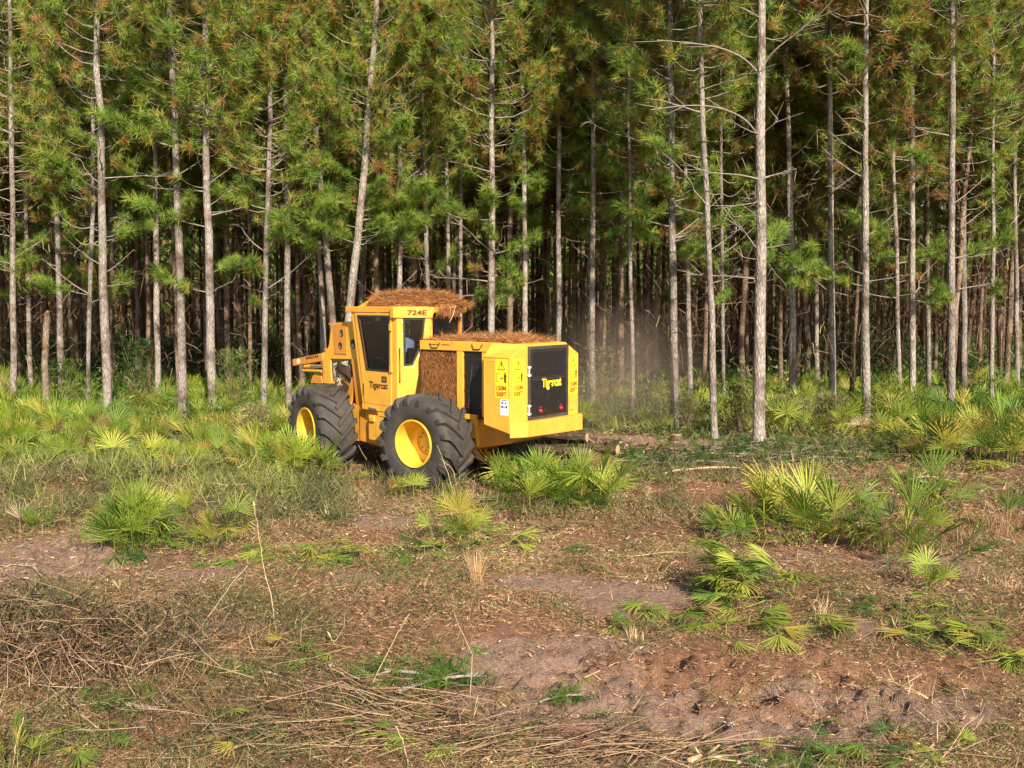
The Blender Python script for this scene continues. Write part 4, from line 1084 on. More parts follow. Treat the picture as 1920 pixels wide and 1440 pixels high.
for (x0, y0, x1, y1, wpx, D, cpy, lab) in FRONT:
    p0 = at(x0, y0, D); p1 = at(x1, y1, D)
    dx = (p1.x - p0.x) / (p1.z - p0.z)
    bx = p0.x - dx * p0.z
    r0 = wpx / FPX * D * .5 * 1.0
    n = 18; z = np.concatenate([[-.25, .3], np.linspace(.9, 17, n - 2)])
    wob = np.cumsum(rng.normal(0, .016, (n, 2)), 0); wob -= wob[0]; wob -= np.linspace(0, 1, n)[:, None] * wob[-1]
    px_ = dx * np.clip(z, None, 12) + wob[:, 0]
    if x0 == 200: px_ = px_ + .06 * np.sin(np.clip(z - 7.5, 0, 3) * 2.1); dx_k = True
    if x0 == 656: px_ = px_ - .02 * np.clip(z - 6, 0, 6)
    tr = trunk_mesh('trunk', np.column_stack([px_, wob[:, 1], z]), r0 * 1.06, max(.03, r0 * .38), 12)
    cz = at(x1, cpy, D).z - .4
    f = (lambda zz, z=z, a=px_, b=wob: (float(np.interp(zz, z, a)), float(np.interp(zz, z, b[:, 1]))))
    big = wpx > 11
    make_pine(bx, D, tr, CROWNS[rng.integers(len(CROWNS))], cz, (rng.uniform(.85, 1.1) if big else .8, 1.0), 0, lab, 'pines along the clearing edge', rng.uniform(.8, 1.1), dead=(11 if x0 in (1424, 1625) else 6 if big else 3), limbs={656: 26, 624: 10, 745: 16, 541: 8, 494: 5, 298: 4, 342: 5, 604: 10, 1266: 15, 1113: 10, 1186: 7, 1050: 6, 1688: 5, 1741: 6, 114: 8, 25: 8, 200: 4, 922: 6, 1294: 10}.get(x0, 3), fx=f, dz=(LDZ.get(x0, 3.2), LDZ.get(x0, 3.2) + 4.8))
    taken.append((bx, D))

# the long arching limbs of the thickest pine
arch_tree = [o for o in bpy.data.objects if o.name.startswith('pine_tree') and str(o.get('label', '')).startswith('thickest')][0]
def arch_limb(pts, r=.03):
    r *= .72
    P = np.array([tuple(at(a, b, 22.4 + d) - arch_tree.location) for a, b, d in pts])
    s = np.linspace(0, 1, 14); k = np.linspace(0, 1, len(P)); Q = np.stack([np.interp(s, k, P[:, i]) for i in range(3)], 1)
    for _ in range(2): Q[1:-1] = (Q[:-2] + Q[1:-1] * 2 + Q[2:]) / 4
    parts = [tube_np(Q, np.linspace(r, r * .3, 14), 6, 0, False)]
    for q in range(5):
        i = rng.integers(6, 13); d = unit(Q[i] - Q[i - 1] + rng.normal(0, .12, 3)); parts.append(tube_np(np.array([Q[i], Q[i] + d * rng.uniform(.3, .8)]), [.010, .004], 4, 0, False))
    V, F, T = join(parts); me = np_mesh('branch', V, F, None, True); me.materials.append(M['branch']); link('branch', me, None, arch_tree)
arch_limb([(1420, 135, 0), (1395, 108, -.3), (1350, 88, -.8), (1290, 80, -1.4), (1232, 75, -1.8)], .038)
arch_limb([(1420, 252, 0), (1398, 222, -.3), (1350, 200, -.7), (1290, 196, -1.1), (1220, 206, -1.4)], .035)
arch_limb([(1432, 122, 0), (1450, 95, -.2), (1490, 65, -.5), (1535, 30, -.9), (1570, -10, -1.2)], .032)
arch_limb([(1420, 30, 0), (1390, 14, -.3), (1340, -2, -.6)], .03)
arch_limb([(1418, 465, 0), (1400, 440, -.1), (1365, 392, -.4)], .022)
arch_limb([(1418, 380, 0), (1390, 384, -.2), (1340, 392, -.4)], .020)
arch_limb([(1418, 486, 0), (1400, 484, -.1), (1385, 478, -.2)], .016)
arch_limb([(1430, 250, 0), (1448, 235, -.2), (1460, 222, -.4)], .02)

# rows behind
back_n = 0
cand = []
for yy in np.arange(29.5, 66, 2.35):
    W_ = .60 * yy + 3
    for xx in np.arange(-W_, W_, 2.0):
        cand.append((xx + rng.normal(0, .45), yy + rng.normal(0, .5)))
cand.sort(key=lambda c: c[1])
LBL = ['plain pine trunk in the planted rows behind the edge of the wood']
def zone(x, y):
    px = 960 + x / y * FPX
    for lim, w_ in ((230, 'near the left edge'), (450, 'behind the stout trunks on the left'), (640, 'above the lift beam'), (870, 'behind the cab'), (1100, 'above the engine hood'), (1300, 'behind the dust cloud'), (1460, 'behind the thickest trunk'), (1650, 'right of the thickest trunk'), (1800, 'behind the big right-hand palmettos')):
        if px < lim: break
    else: w_ = 'near the right edge'
    d = 'first rows' if y < 36 else 'middle rows' if y < 46 else 'dim back rows'
    return 'plantation pine in the %s %s' % (d, w_)
used = []
for (x, y) in cand:
    if back_n >= 255: break
    if any((x - a) ** 2 + (y - b) ** 2 < 1.6 for a, b in taken): continue
    if rng.random() < .10: continue
    s = rng.uniform(.65, 1.15)
    make_pine(x, y, TRUNKS[rng.integers(8)], (CROWNS if y < 40 else CROWNS_FAR)[rng.integers(8 if y < 40 else 4)], rng.uniform(5.0, 7.3) + (.03 * (y - 30)), (rng.uniform(.95, 1.3), rng.uniform(.95, 1.12)), rng.uniform(0, 6.28),
              zone(x, y), 'pines in the plantation rows behind', rng.uniform(.34, .98), (s, s, 1), (rng.normal(0, .015), rng.normal(0, .02)), dead=(3 if y < 36 else 2 if y < 44 else 0), limbs=(2 if y < 34 else 1 if y < 40 else 0), dz=(3, 7))  # low trunk tint imitates the shade inside the wood
    back_n += 1; used.append((x, y))
y_last = max(b for a, b in used)
print('back pines', back_n, 'to', y_last)
# far depth of the wood: one mass
parts, fol = [], []
for yy in np.arange(y_last + 2, 150, 2.6):
    W_ = .78 * yy + 5
    for xx in np.arange(-W_, W_, 2.6 if yy < 100 else 3.4):
        x = xx + rng.normal(0, .6); y = yy + rng.normal(0, .7); r = rng.uniform(.07, .14)
        ln = rng.normal(0, .02) * 16
        parts.append(tube_np(np.array([[x, y, -.3], [x + ln * .4, y, 6], [x + ln, y, 15]]), [r * 1.1, r * .9, .03], 5, rng.uniform(.6, 1.1), False))
        fol.append((x + ln * .6, y))
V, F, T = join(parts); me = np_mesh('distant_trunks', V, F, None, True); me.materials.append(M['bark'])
o = link('distant_trunks', me); o.color = (.5, .37, .29, 1); tag(o, 'countless pale pine trunks fading into the dark depth of the wood', 'trees', kind='stuff')  # bark tint darkened and browned to imitate deep shade
fol = np.array(fol); k = 46; n = len(fol) * k
P = np.repeat(np.column_stack([fol, np.zeros(len(fol))]), k, 0)
zz = rng.uniform(5.5, 16.5, n); far_ = P[:, 1] > 112; zz = np.where(far_, rng.uniform(0, 15, n), zz); rr = 2.2 * np.sqrt(rng.uniform(0, 1, n)) * np.clip(1.3 - (zz - 6) / 12, .25, 1); aa = rng.uniform(0, 6.28, n)
P[:, 0] += rr * np.cos(aa); P[:, 1] += rr * np.sin(aa); P[:, 2] = zz
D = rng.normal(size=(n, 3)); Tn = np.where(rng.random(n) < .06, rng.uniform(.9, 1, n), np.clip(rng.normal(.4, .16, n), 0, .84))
V, F, T = tri_blades(P, D, rng.uniform(.5, 1.0, n), rng.uniform(.25, .5, n), Tn)
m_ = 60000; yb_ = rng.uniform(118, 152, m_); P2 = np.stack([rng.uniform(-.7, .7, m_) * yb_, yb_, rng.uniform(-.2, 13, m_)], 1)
far2 = tri_blades(P2, rng.normal(size=(m_, 3)), rng.uniform(.8, 1.6, m_), rng.uniform(.5, .9, m_), np.clip(rng.normal(.2, .12, m_), 0, .6))  # leaf wall added to close bright sky gaps, deep shade put into its tint
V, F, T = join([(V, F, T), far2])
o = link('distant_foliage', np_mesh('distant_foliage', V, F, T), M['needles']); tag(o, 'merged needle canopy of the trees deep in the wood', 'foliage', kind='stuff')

n = 70000
y = rng.uniform(26.5, 70, n); x = rng.uniform(-.6, .6, n) * y; P = np.stack([x, y, rng.uniform(1.2, 8.5, n)], 1)
kp = fbm(x * .5 + 3, P[:, 2] * .6 + y * .35, 3, 29) > .47; P = P[kp]; n = len(P); D = rng.normal(size=(n, 3)); D[:, 2] *= .7
V, F, T = bent_blades(P, D, rng.uniform(.2, .9, n), .010 * (1 + (P[:, 1] - 26) / 30), np.clip(rng.normal(.5, .25, n), 0, 1), .3)
o = link('dead_twigs', np_mesh('dead_twigs', V, F, T), M['brush']); tag(o, 'brown haze of dead twigs and hanging needles between the pine trunks', 'twigs', kind='stuff')
# broken snag at the left
p = at(87, 745, 24.5); q = at(88, 585, 24.5)
V, F, T = tube_np([(p.x, 24.5, -.2), (p.x + .01, 24.5, .6), (p.x - .02, 24.52, 1.8), (q.x, 24.5, q.z - .05), (q.x + .03, 24.5, q.z + .04)], [.12, .095, .085, .075, .03], 10)
me = np_mesh('broken_snag', V, F, None, True); me.materials.append(M['bark']); o = link('broken_snag', me); o.color = (.8, .72, .62, 1)
tag(o, 'short broken-off pine trunk standing among the palmettos at the left edge', 'dead trunk')

# ------------------------------------------------------------------ PALMETTOS
def frond_mesh(nseg=20, arc=3.7, L=.46, W=.030, pet=.5, flop=.10, fold=.7, seed=0):
    """fan leaf on a stalk: stalk along +z from the origin, fan facing +x, tips drooping"""
    parts = []
    path = np.array([[0, 0, 0], [.03, 0, pet * .5], [.0, 0, pet]])
    parts.append(tube_np(path, [.009, .007, .006], 4, .55, False))
    for i in range(nseg):
        a = (i / (nseg - 1) - .5) * arc + rng.normal(0, .03)
        l = L * (.72 + .28 * math.cos(a * .75)) * rng.uniform(.88, 1.08)
        d = np.array([rng.normal(.10, .06), math.sin(a), math.cos(a)]); d = d / np.linalg.norm(d)
        s = np.cross(d, [1, 0, 0]); s /= np.linalg.norm(s); nrm = np.cross(s, d)
        o = np.array([0, 0, pet]); fl = flop * rng.uniform(.4, 1.7)
        pts = []
        for t, w_ in ((0.02, .25), (.35, .85), (.7, 1.0), (1.0, .06)):
            c = o + d * l * t + np.array([fl * l * t * t * .9, 0, -fl * l * t ** 2.5 * .8])
            pts.append((c - s * W * w_ * .5 + nrm * W * w_ * fold * .5, c, c + s * W * w_ * .5 + nrm * W * w_ * fold * .5))
        V = np.array([q for tr in pts for q in tr]); F = []
        for k in range(3):
            b = k * 3
            F += [(b, b + 1, b + 4), (b, b + 4, b + 3), (b + 1, b + 2, b + 5), (b + 1, b + 5, b + 4)]
        parts.append((V, np.array(F), np.full(len(V), rng.uniform(.25, .8)) + np.repeat([-.1, .0, .08, .18], 3)))
    V, F, T = join(parts); me = np_mesh('frond', V, F, T); me.materials.append(M['palm']); return me
FR = [frond_mesh(22 + i, 3.0 + .25 * i, .36, .0145, .46) for i in range(4)] + [frond_mesh(14, 1.7, .38, .015, .46, .05) for i in range(3)] + [frond_mesh(20, 3.9, .34, .014, .40, .45, .5) for i in range(1)]
FRC = [frond_mesh(17, 1.0 + .35 * i, .46, .022, .42, .22, .9) for i in range(4)]
GREENC = [(.21, .30, .035), (.27, .35, .04), (.17, .27, .035), (.33, .39, .055), (.38, .42, .06), (.14, .24, .035)]
YELC = [(.40, .36, .06), (.44, .36, .07), (.34, .36, .06)]
DRYC = [(.40, .25, .13), (.28, .17, .09), (.48, .34, .20), (.50, .26, .09)]
DKC = [(.06, .13, .03), (.08, .16, .03), (.11, .19, .035)]
def pickc(mix, dry=0):
    r = rng.random()
    src = GREENC if r < mix[0] else YELC if r < mix[0] + mix[1] else DRYC if r < sum(mix[:3]) else DKC
    c = src[rng.integers(len(src))]; k = rng.uniform(.85, 1.15)
    return (c[0] * k, c[1] * k, c[2] * k, 1)
def palmetto(x, y, n, size, label, group=None, mix=(.72, .13, .10), spread=1.0, name='palmetto_shrub', lean=.75):
    r = empty(name, (x, y, gh1(x, y) - .02)); tag(r, label, 'palmetto', group)
    n = int(n * 1.6); size = size * (1.32 if group is None else 1.0)
    for i in range(n):
        o = link('frond', FR[rng.integers(len(FR))], None, r)
        a = rng.uniform(0, 6.28); tilt = abs(rng.normal(.35, lean * .75)) if i > n * .25 else rng.uniform(.0, .35)
        tilt = min(tilt, 1.35)
        rad = rng.uniform(0, .28) * spread * size
        o.location = (rad * math.cos(a), rad * math.sin(a), 0)
        s = size * rng.uniform(.60, 1.05)
        az = a + rng.normal(0, .5)
        if rng.random() < .35: az = rng.normal(-1.5, .8)       # fans turned to the light
        o.rotation_euler = Euler((0, tilt, az), 'XYZ')
        o.scale = (s, s, s * rng.uniform(.8, 1.15)); o.color = pickc(mix)
        o.location.z = -.46 * s * rng.uniform(.0, .38) * math.cos(tilt)     # many stalks start below the litter, so fans open at every height
    return r
HERO = [  # px, py of the base, n fronds, size, spread, mix, label
 (255, 1030, 22, 1.0, 1.3, (.95, .05, .0), 'bright green palmetto clump alone on the brown ground at middle left'),
 (525, 893, 24, 1.15, 2.1, (.88, .12, .0), 'dense palmetto clump in front of the left front tyre'),
 (500, 850, 8, 1.1, 1.2, (.6, .3, .05), 'small pale-tipped palmetto left of the front tyre clump'),
 (1048, 948, 30, 1.2, 2.0, (.92, .08, .0), 'big leafy palmetto clump below the rear corner of the machine'),
 (935, 925, 8, .9, 1.3, (.85, .05, .08), 'small palmetto just behind the rear tyre, left of the big leafy clump'),
 (1130, 948, 9, .8, 1.4, (.7, .2, .05), 'low palmetto at the right foot of the big leafy clump'),
 (1530, 1000, 26, 1.12, 2.3, (.84, .14, .0), 'broad palmetto clump of open fans on the right middle ground'),
 (1480, 985, 7, .95, 1.2, (.7, .25, .0), 'yellow-green palmetto at the left foot of the broad open-fan clump'),
 (1700, 1052, 15, 1.0, 1.8, (.65, .2, .1), 'ragged palmetto clump with brownish fans, right of the broad one'),
 (1745, 965, 8, 1.05, 1.3, (.65, .2, .1), 'upright palmetto fans standing behind the ragged clump on the right'),
 (1388, 1012, 5, .85, .7, (.9, .1, .0), 'single small palmetto with one round fan, left of the broad clump'),
 (860, 1015, 11, .85, 1.1, (.7, .2, .05), 'small palmetto mixed with tan grass in the centre of the clearing'),
 (1765, 862, 24, 1.4, 2.0, (.55, .38, .05), 'large sunlit yellow-green palmetto at the right edge of the wood'),
 (1893, 868, 20, 1.4, 1.7, (.4, .45, .12), 'yellowish palmetto cut by the right edge of the picture'),
 (412, 835, 10, 1.2, 1.6, (.05, .75, .2), 'yellow-orange palmetto among the green ones on the left'),
 (1900, 1000, 5, .7, 1.0, (.7, .1, .1), 'tiny palmetto by the right edge at mid height'),
 (400, 1020, 7, .8, 1.4, (.8, .15, 0), 'low yellow-green palmetto right of the lone clump at left'),
 (50, 995, 5, .6, 1.2, (.7, .1, .1), 'scrappy small palmetto at left edge above the grey soil'),
 (345, 975, 6, .6, 1.4, (.8, .1, .1), 'small palmetto sprig just right of the lone clump top'),
 (1745, 1120, 4, .6, .6, (.9, .1, 0), 'short palmetto sprout by the right-hand cut fronds'),
 (745, 935, 5, .7, 1.2, (.5, .4, .1), 'low yellowed palmetto directly under the rear wheel'),
 (590, 898, 9, 1.15, 1.2, (.9, .1, .0), 'green palmetto at the right foot of the dense clump by the front tyre'),
 (620, 905, 6, .8, 1.2, (.7, .2, .1), 'palmetto tuft in front of the gap between the wheels'),
 (20, 1432, 5, .45, .8, (.7, .3, 0), 'palmetto tip poking in at the bottom left corner')]
hero_xy = []
for (px, py, n, sz, spd, mix, lab) in HERO:
    x, y = gpt(px, py); hero_xy.append((x, y)); palmetto(x, y, n, sz, lab, None, mix, spd)
def near_machine(x, y): return (-5.6 < x < 1.9) and (15.8 < y < 22.0) and not (y - 15.8 < -(x + 1.2) * .9 - 0.2)
cnt = 0; tries = 0
while cnt < 235 and tries < 4000:
    tries += 1
    y = rng.uniform(18.2, 33) if rng.random() < .75 else rng.uniform(24, 40)
    x = rng.uniform(-.56, .56) * y
    px_ = 960 + x / y * FPX
    if px_ < 560: ok = y > 18.0 + (px_ > 380) * 1.2
    elif px_ < 1130: ok = y > 24.5
    elif px_ < 1330: ok = y > 24.3
    else: ok = y > 23.4 if px_ < 1640 else y > 22.4
    if not ok or near_machine(x, y): continue
    if any((x - a) ** 2 + (y - b) ** 2 < .55 for a, b in hero_xy) or any((x - a) ** 2 + (y - b) ** 2 < .16 for a, b in taken): continue
    left = px_ < 960
    lab = ('knee-high palmetto in the thick green belt left of the machine' if left and y < 25 else 'palmetto at the foot of the trunks left of the machine' if left
           else 'palmetto in the green belt along the trunks right of the machine' if y < 28 else 'shaded palmetto deeper between the trunks on the right')
    z_ = [w_ for lim, w_ in ((110, 'by the broken snag'), (260, 'around the tall crooked pine'), (380, 'under the pine with rust-red needles'), (560, 'between the stout pine and the front tyre'), (1130, 'seen past the machine'), (1380, 'near the dust cloud'), (1560, 'right of the thickest trunk'), (1700, 'around the debris heap'), (9999, 'toward the right edge')) if px_ < lim][0]
    lab = ('front-row ' if y < 22.5 else 'second-row ' if y < 27 else 'shaded back-row ') + 'palmetto in the green belt ' + z_
    hero_xy.append((x, y))
    palmetto(x, y, int(rng.integers(9, 14)), rng.uniform(1.1, 1.65), lab, 'palmettos of the belt along the wood edge', (.76, .12, .07), 1.7, lean=.65)
    cnt += 1
print('palmettos', cnt)

# cut fronds lying in strips
def pile(pts, n, sz, label, mix=(.75, .15, .08), dirpref=None, h=.10, name='cut_palmetto_fronds', sx=1.0, tl=None):
    (px, py, hx, hy) = pts
    cx, cy = gpt(px, py); r = empty(name, (cx, cy, gh1(cx, cy))); tag(r, label, 'cut fronds')
    _, cx1, rx, ry = patch(px, py, hx, hy)
    for i in range(int(n * 1.5)):
        dx, dy = rng.uniform(-1, 1) * rx, rng.uniform(-1, 1) * ry
        o = link('frond', (FRC + FR[4:6])[rng.integers(6)], None, r)
        z = gh1(cx + dx, cy + dy) - r.location.z + rng.uniform(.02, h)
        az = (rng.uniform(0, 6.28) if dirpref is None else rng.normal(dirpref, .5)); s = sz * rng.uniform(.75, 1.15)
        dd = Vector((math.cos(az), math.sin(az), 0)) * (-.45 * s)
        o.location = (dx + dd.x, dy + dd.y, z)
        o.rotation_euler = Euler((0, rng.uniform(1.15, 1.62), az)) if rng.random() < .6 else Euler((rng.choice([-1, 1]) * rng.uniform(.9, 1.5), rng.uniform(1.3, 1.6), az)); o.scale = (s * .9, s * sx, s); o.color = pickc(mix)
        if tl: o.rotation_euler = Euler((rng.normal(0, .5), rng.uniform(*tl), az)); o.location.x = dx - .30 * s * math.cos(az); o.location.y = dy - .30 * s * math.sin(az)
    return r
pile((1400, 1128, 42, 22), 27, .92, 'big heaped bundle of cut palmetto fans with a pale stalk, right of centre', (.94, .02, .0), math.pi * .98, .40, tl=(.75, 1.75))
pile((1250, 1160, 110, 14), 9, .7, 'left half of the strip of flattened cut fronds above the red soil', (.7, .2, .1))
pile((1480, 1180, 90, 16), 10, .75, 'right half of the strip of flattened cut fronds above the red soil', (.75, .2, .05), 0)
pile((1770, 1205, 100, 20), 12, .8, 'cut fronds heaped in front of the right edge, above the lower red soil', (.75, .15, .1))
pile((1690, 1150, 110, 10), 6, .7, 'thin strip of grey-green cut fronds right of the pale soil patch', (.6, .1, .1))
pile((1830, 905, 70, 12), 6, 1.0, 'cut palmetto fronds lying under the yellowish palmetto at right', (.8, .15, .05), 0)
pile((1800, 1185, 110, 6), 4, .8, 'long pale-stalked fronds laid flat near the right edge', (.4, .55, .05))
pile((640, 1040, 90, 14), 11, .85, 'strip of cut green fronds left of the small central palmetto', (.85, .12, .03))
pile((780, 1035, 60, 12), 6, .8, 'cut fronds tucked against the small central palmetto', (.8, .1, .1))
pile((930, 1025, 60, 10), 5, .75, 'flattened green fronds right of the small central palmetto', (.8, .1, .1), 0)
pile((480, 1032, 80, 12), 6, .8, 'cut fronds lying right of the lone clump at left', (.75, .2, .05))
pile((290, 1035, 60, 10), 5, .8, 'fallen fronds at the foot of the lone clump at left', (.7, .1, .1))
pile((1880, 1250, 50, 8), 3, .7, 'two or three pale fronds lying by the right edge on bare soil', (.6, .4, 0))
pile((570, 1240, 60, 22), 6, .5, 'small fresh fronds lying beside the brush, lower centre left', (.7, .1, .1))
pile((720, 1390, 120, 25), 8, .5, 'half-buried green fronds at the bottom centre left', (.5, .1, .1))
pile((450, 1390, 110, 30), 7, .5, 'dark green flattened fronds at the bottom left', (.3, .1, .1))
pile((120, 1410, 60, 20), 6, .5, 'bright curled frond pieces at the bottom left corner', (.7, .3, 0))
pile((1690, 1375, 140, 14), 5, .5, 'green fronds across the bare soil near the lower right', (.6, .1, .1))
pile((1560, 1425, 200, 12), 9, .45, 'green fronds along the bottom edge, right side', (.6, .1, .1))
pile((1150, 905, 60, 12), 5, .9, 'cut fronds right of the big leafy clump', (.8, .1, .1))
pile((1010, 985, 60, 10), 5, .8, 'orange dead fronds lying in the centre of the clearing', (0, .0, 1.0))
pile((430, 1255, 70, 14), 4, .5, 'olive fronds half under the brush at lower left', (.4, .2, .3))

# ------------------------------------------------------------------ felled pine: boughs, logs, stumps, sticks
def bough_mesh(n=70, Lx=1.1, Ly=.45, Hh_=.35, t0=.16, rust=0.0):
    P = np.stack([rng.normal(0, Lx * .5, n), rng.normal(0, Ly * .5, n), np.abs(rng.normal(0, Hh_ * .55, n)) + .03], 1)
    D = np.stack([rng.normal(.6, .7, n), rng.normal(0, .6, n), rng.normal(.15, .4, n)], 1)
    T = np.where(rng.random(n) < rust, rng.uniform(.9, 1, n), np.clip(rng.normal(t0, .10, n), 0, .8))
    nd = tuft(P, D, 30, .20, .6, .009, T)
    path = np.array([[-Lx, 0, .05], [-.3 * Lx, .05, .12], [.4 * Lx, -.04, .16], [Lx, .03, .1]])
    wd = [tube_np(path, [.03, .024, .016, .008], 5, 0, False)]
    for q in range(6):
        i = rng.integers(n); wd.append(tube_np(np.array([path[rng.integers(4)], P[i]]), [.012, .006], 4, 0, False))
    wd = join(wd); V, F, T = join([wd, nd])
    me = np_mesh('pine_bough', V, F, T, False, np.concatenate([np.zeros(len(wd[1])), np.ones(len(nd[1]))])); me.materials.append(M['branch']); me.materials.append(M['needles']); return me
BO = [bough_mesh(40, 1.0), bough_mesh(55, 1.3, .55), bough_mesh(30, .7, .4, .25, .25), bough_mesh(24, .45, .3, .2, .3)]
for (px, py, k, s, lab) in [(1190, 872, 0, .9, 'dark green felled pine bough just right of the cut logs'), (1290, 868, 1, .8, 'felled green bough below the slender leaning pine'),
    (1225, 850, 2, .8, 'small felled bough left of the slender leaning pine'), (1395, 850, 1, .9, 'dark bough heaped against the foot of the thickest trunk'), (1460, 838, 0, 1.0, 'felled bough right of the thickest trunk'),
    (1540, 852, 1, .9, 'flattened bough between the thickest trunk and the debris heap'), (1650, 850, 0, .8, 'bough lying in front of the debris heap'), (1610, 868, 2, .9, 'low green bough nearest the broad palmetto'),
    (1850, 735, 1, 2.2, 'big felled treetop behind the palmettos at the right edge'), (1890, 760, 1, 2.0, 'second felled treetop cut by the right edge'), (1800, 760, 0, 1.7, 'felled treetop left of the right edge palmetto'),
    (780, 1262, 2, .8, 'blue-green pine bough on the ground, lower centre left'), (830, 1275, 3, .9, 'small pine sprig beside the blue-green bough'), (1370, 1428, 2, .45, 'deep green pine sprig at the bottom edge right of centre'),
    (1060, 1312, 3, .5, 'small dark green sprig on the bare soil'), (985, 1372, 3, .35, 'tiny green sprig near the bottom centre'), (1075, 1035, 3, .5, 'small dark green sprig right of the orange fronds'),
    (240, 1335, 3, .7, 'dark green needles under the brush at lower left'), (1520, 1432, 3, .5, 'green needle sprig along the bottom edge right'), (1700, 900, 3, .9, 'small green sprig between the two right-hand palmettos'),
    (1160, 868, 2, .9, 'bough lying across the felled logs'), (1100, 862, 1, .8, 'bough under the rear corner of the machine'), (1330, 858, 1, 1.0, 'bough between the leaning pine and the thickest trunk'), (1245, 872, 0, .8, 'bough in front of the dust-side stump'), (1500, 870, 1, .9, 'low bough above the broad palmetto, left side')]:
    if not lab: continue
    x, y = gpt(px, py)
    if py < 800: y = 24 + (790 - py) * .03; x = (px - 960) / FPX * y
    o = link('pine_bough', BO[k], None); o.location = (x, y, gh1(x, y) - .02); o.rotation_euler = (0, 0, rng.uniform(-.4, .4) + rng.choice([0, math.pi])); o.scale = (s, s, s)
    tag(o, lab, 'pine bough', 'felled pine boughs')
# logs behind the machine
def log(p0, p1, r, label):
    p0 = Vector(p0); p1 = Vector(p1); d = p1 - p0; L_ = d.length
    s = np.linspace(0, L_, 8); w_ = np.cumsum(rng.normal(0, .012, (8, 2)), 0)
    V, F, T = tube_np(np.column_stack([w_[:, 0] - w_[0, 0], w_[:, 1] - w_[0, 1], s]), np.linspace(r, r * .8, 8) * (1 + rng.normal(0, .02, 8)), 12, 0, False)
    me = np_mesh('felled_log', V, F, None, True); me.materials.append(M['bark']); o = link('felled_log', me)
    o.matrix_world = Matrix.Translation(p0) @ d.to_track_quat('Z', 'Y').to_matrix().to_4x4(); o.color = (.42, .33, .27, 1)
    tag(o, label, 'log', 'felled logs behind the machine')
    mb = MB(); c = [(r * .99 * math.cos(i * math.pi / 6), r * .99 * math.sin(i * math.pi / 6), -.006) for i in range(12)]; mb.add(c + [(a, b, .01) for a, b, _ in c], [list(range(11, -1, -1))] + [(i, (i + 1) % 12, (i + 1) % 12 + 12, i + 12) for i in range(12)])
    mb.build('cut_face', M['wood_end'], o, I4)
for i, (px, py, z, r, lab) in enumerate([(1130, 868, .10, .11, 'front log of the felled pile, lowest cut end toward the viewer'), (1152, 862, .11, .10, 'second log of the pile with a round pale cut end'), (1118, 862, .30, .10, 'log resting on top of the front one'),
      (1165, 858, .10, .09, 'right-hand log of the pile'), (1145, 855, .26, .07, 'upper right log of the pile'), (1100, 872, .09, .10, 'leftmost log of the pile, nearest the rear tyre')]):
    x, y = gpt(px, py); log((x + rng.normal(.15, .25), y + rng.normal(0, .15), gh1(x, y) + z), (x - 2.8 + rng.normal(0, .5), y + 1.7 + rng.normal(0, .6), gh1(x, y) + z + rng.uniform(-.05, .2)), r, lab)
def stump(px, py, r, label):
    x, y = gpt(px, py); z = gh1(x, y)
    V, F, T = tube_np([(0, 0, -.1), (0, 0, .02), (.01, 0, .13)], [r * 1.3, r * 1.12, r], 12, 0, False)
    me = np_mesh('stump', V, F, None, True); me.materials.append(M['bark']); o = link('tree_stump', me); o.location = (x, y, z); o.color = (.6, .45, .35, 1)
    tag(o, label, 'stump', 'fresh cut stumps')
    mb = MB(); n = 14; mb.add([(.01 + r * math.cos(i * 2 * math.pi / n), r * math.sin(i * 2 * math.pi / n), .132 + rng.uniform(0, .02)) for i in range(n)] + [(.01, 0, .15)], [(i, (i + 1) % n, n) for i in range(n)])
    mb.build('cut_face', M['wood_end'], o, I4)
for a in [(1268, 832, .13, 'fresh orange-tan stump at the foot of the sturdy pine by the dust'), (1203, 845, .10, 'small pale stump right of the log pile'), (1385, 868, .07, 'little stump left of the thickest trunk'),
          (1610, 868, .08, 'small stump in the litter above the broad palmetto'), (1645, 800, .14, 'stump inside the debris heap on the right'), (1700, 866, .07, 'pale stump below the large sunlit palmetto')]: stump(*a)
# sticks
def stick_np(p0, p1, r, sag=.03, kinks=6, sides=5):
    p0 = np.array(p0, float); p1 = np.array(p1, float); s = np.linspace(0, 1, kinks)[:, None]; L_ = np.linalg.norm(p1 - p0)
    P = p0 + (p1 - p0) * s + rng.normal(0, .018 * L_, (kinks, 3)) * np.sin(s * math.pi) + np.array([0, 0, sag * L_]) * np.sin(s * math.pi)
    return tube_np(P, np.linspace(r, r * .45, kinks), sides, 0)
def stick(pxa, pya, pxb, pyb, r, label, za=.03, zb=.05, mat='stick', group='loose sticks on the clearing', cat='stick'):
    xa, ya = gpt(pxa, pya); xb, yb = gpt(pxb, pyb)
    parts = [stick_np((xa, ya, gh1(xa, ya) + za), (xb, yb, gh1(xb, yb) + zb), r)]
    c = parts[0][0].mean(0)
    for q in range(3):
        i = rng.integers(2, 5) * 5; p = parts[0][0][i]; d = unit(np.array([xb - xa, yb - ya, .2]) + rng.normal(0, .5, 3)); parts.append(tube_np(np.array([p, p + d * rng.uniform(.1, .3)]), [r * .5, r * .2], 4, 0))
    V, F, T = join(parts); base = np.array([xa, ya, gh1(xa, ya)]); me = np_mesh('stick', V - base, F, None, True); me.materials.append(M[mat])
    o = link('dead_stick', me); o.location = base; tag(o, label, cat, group)
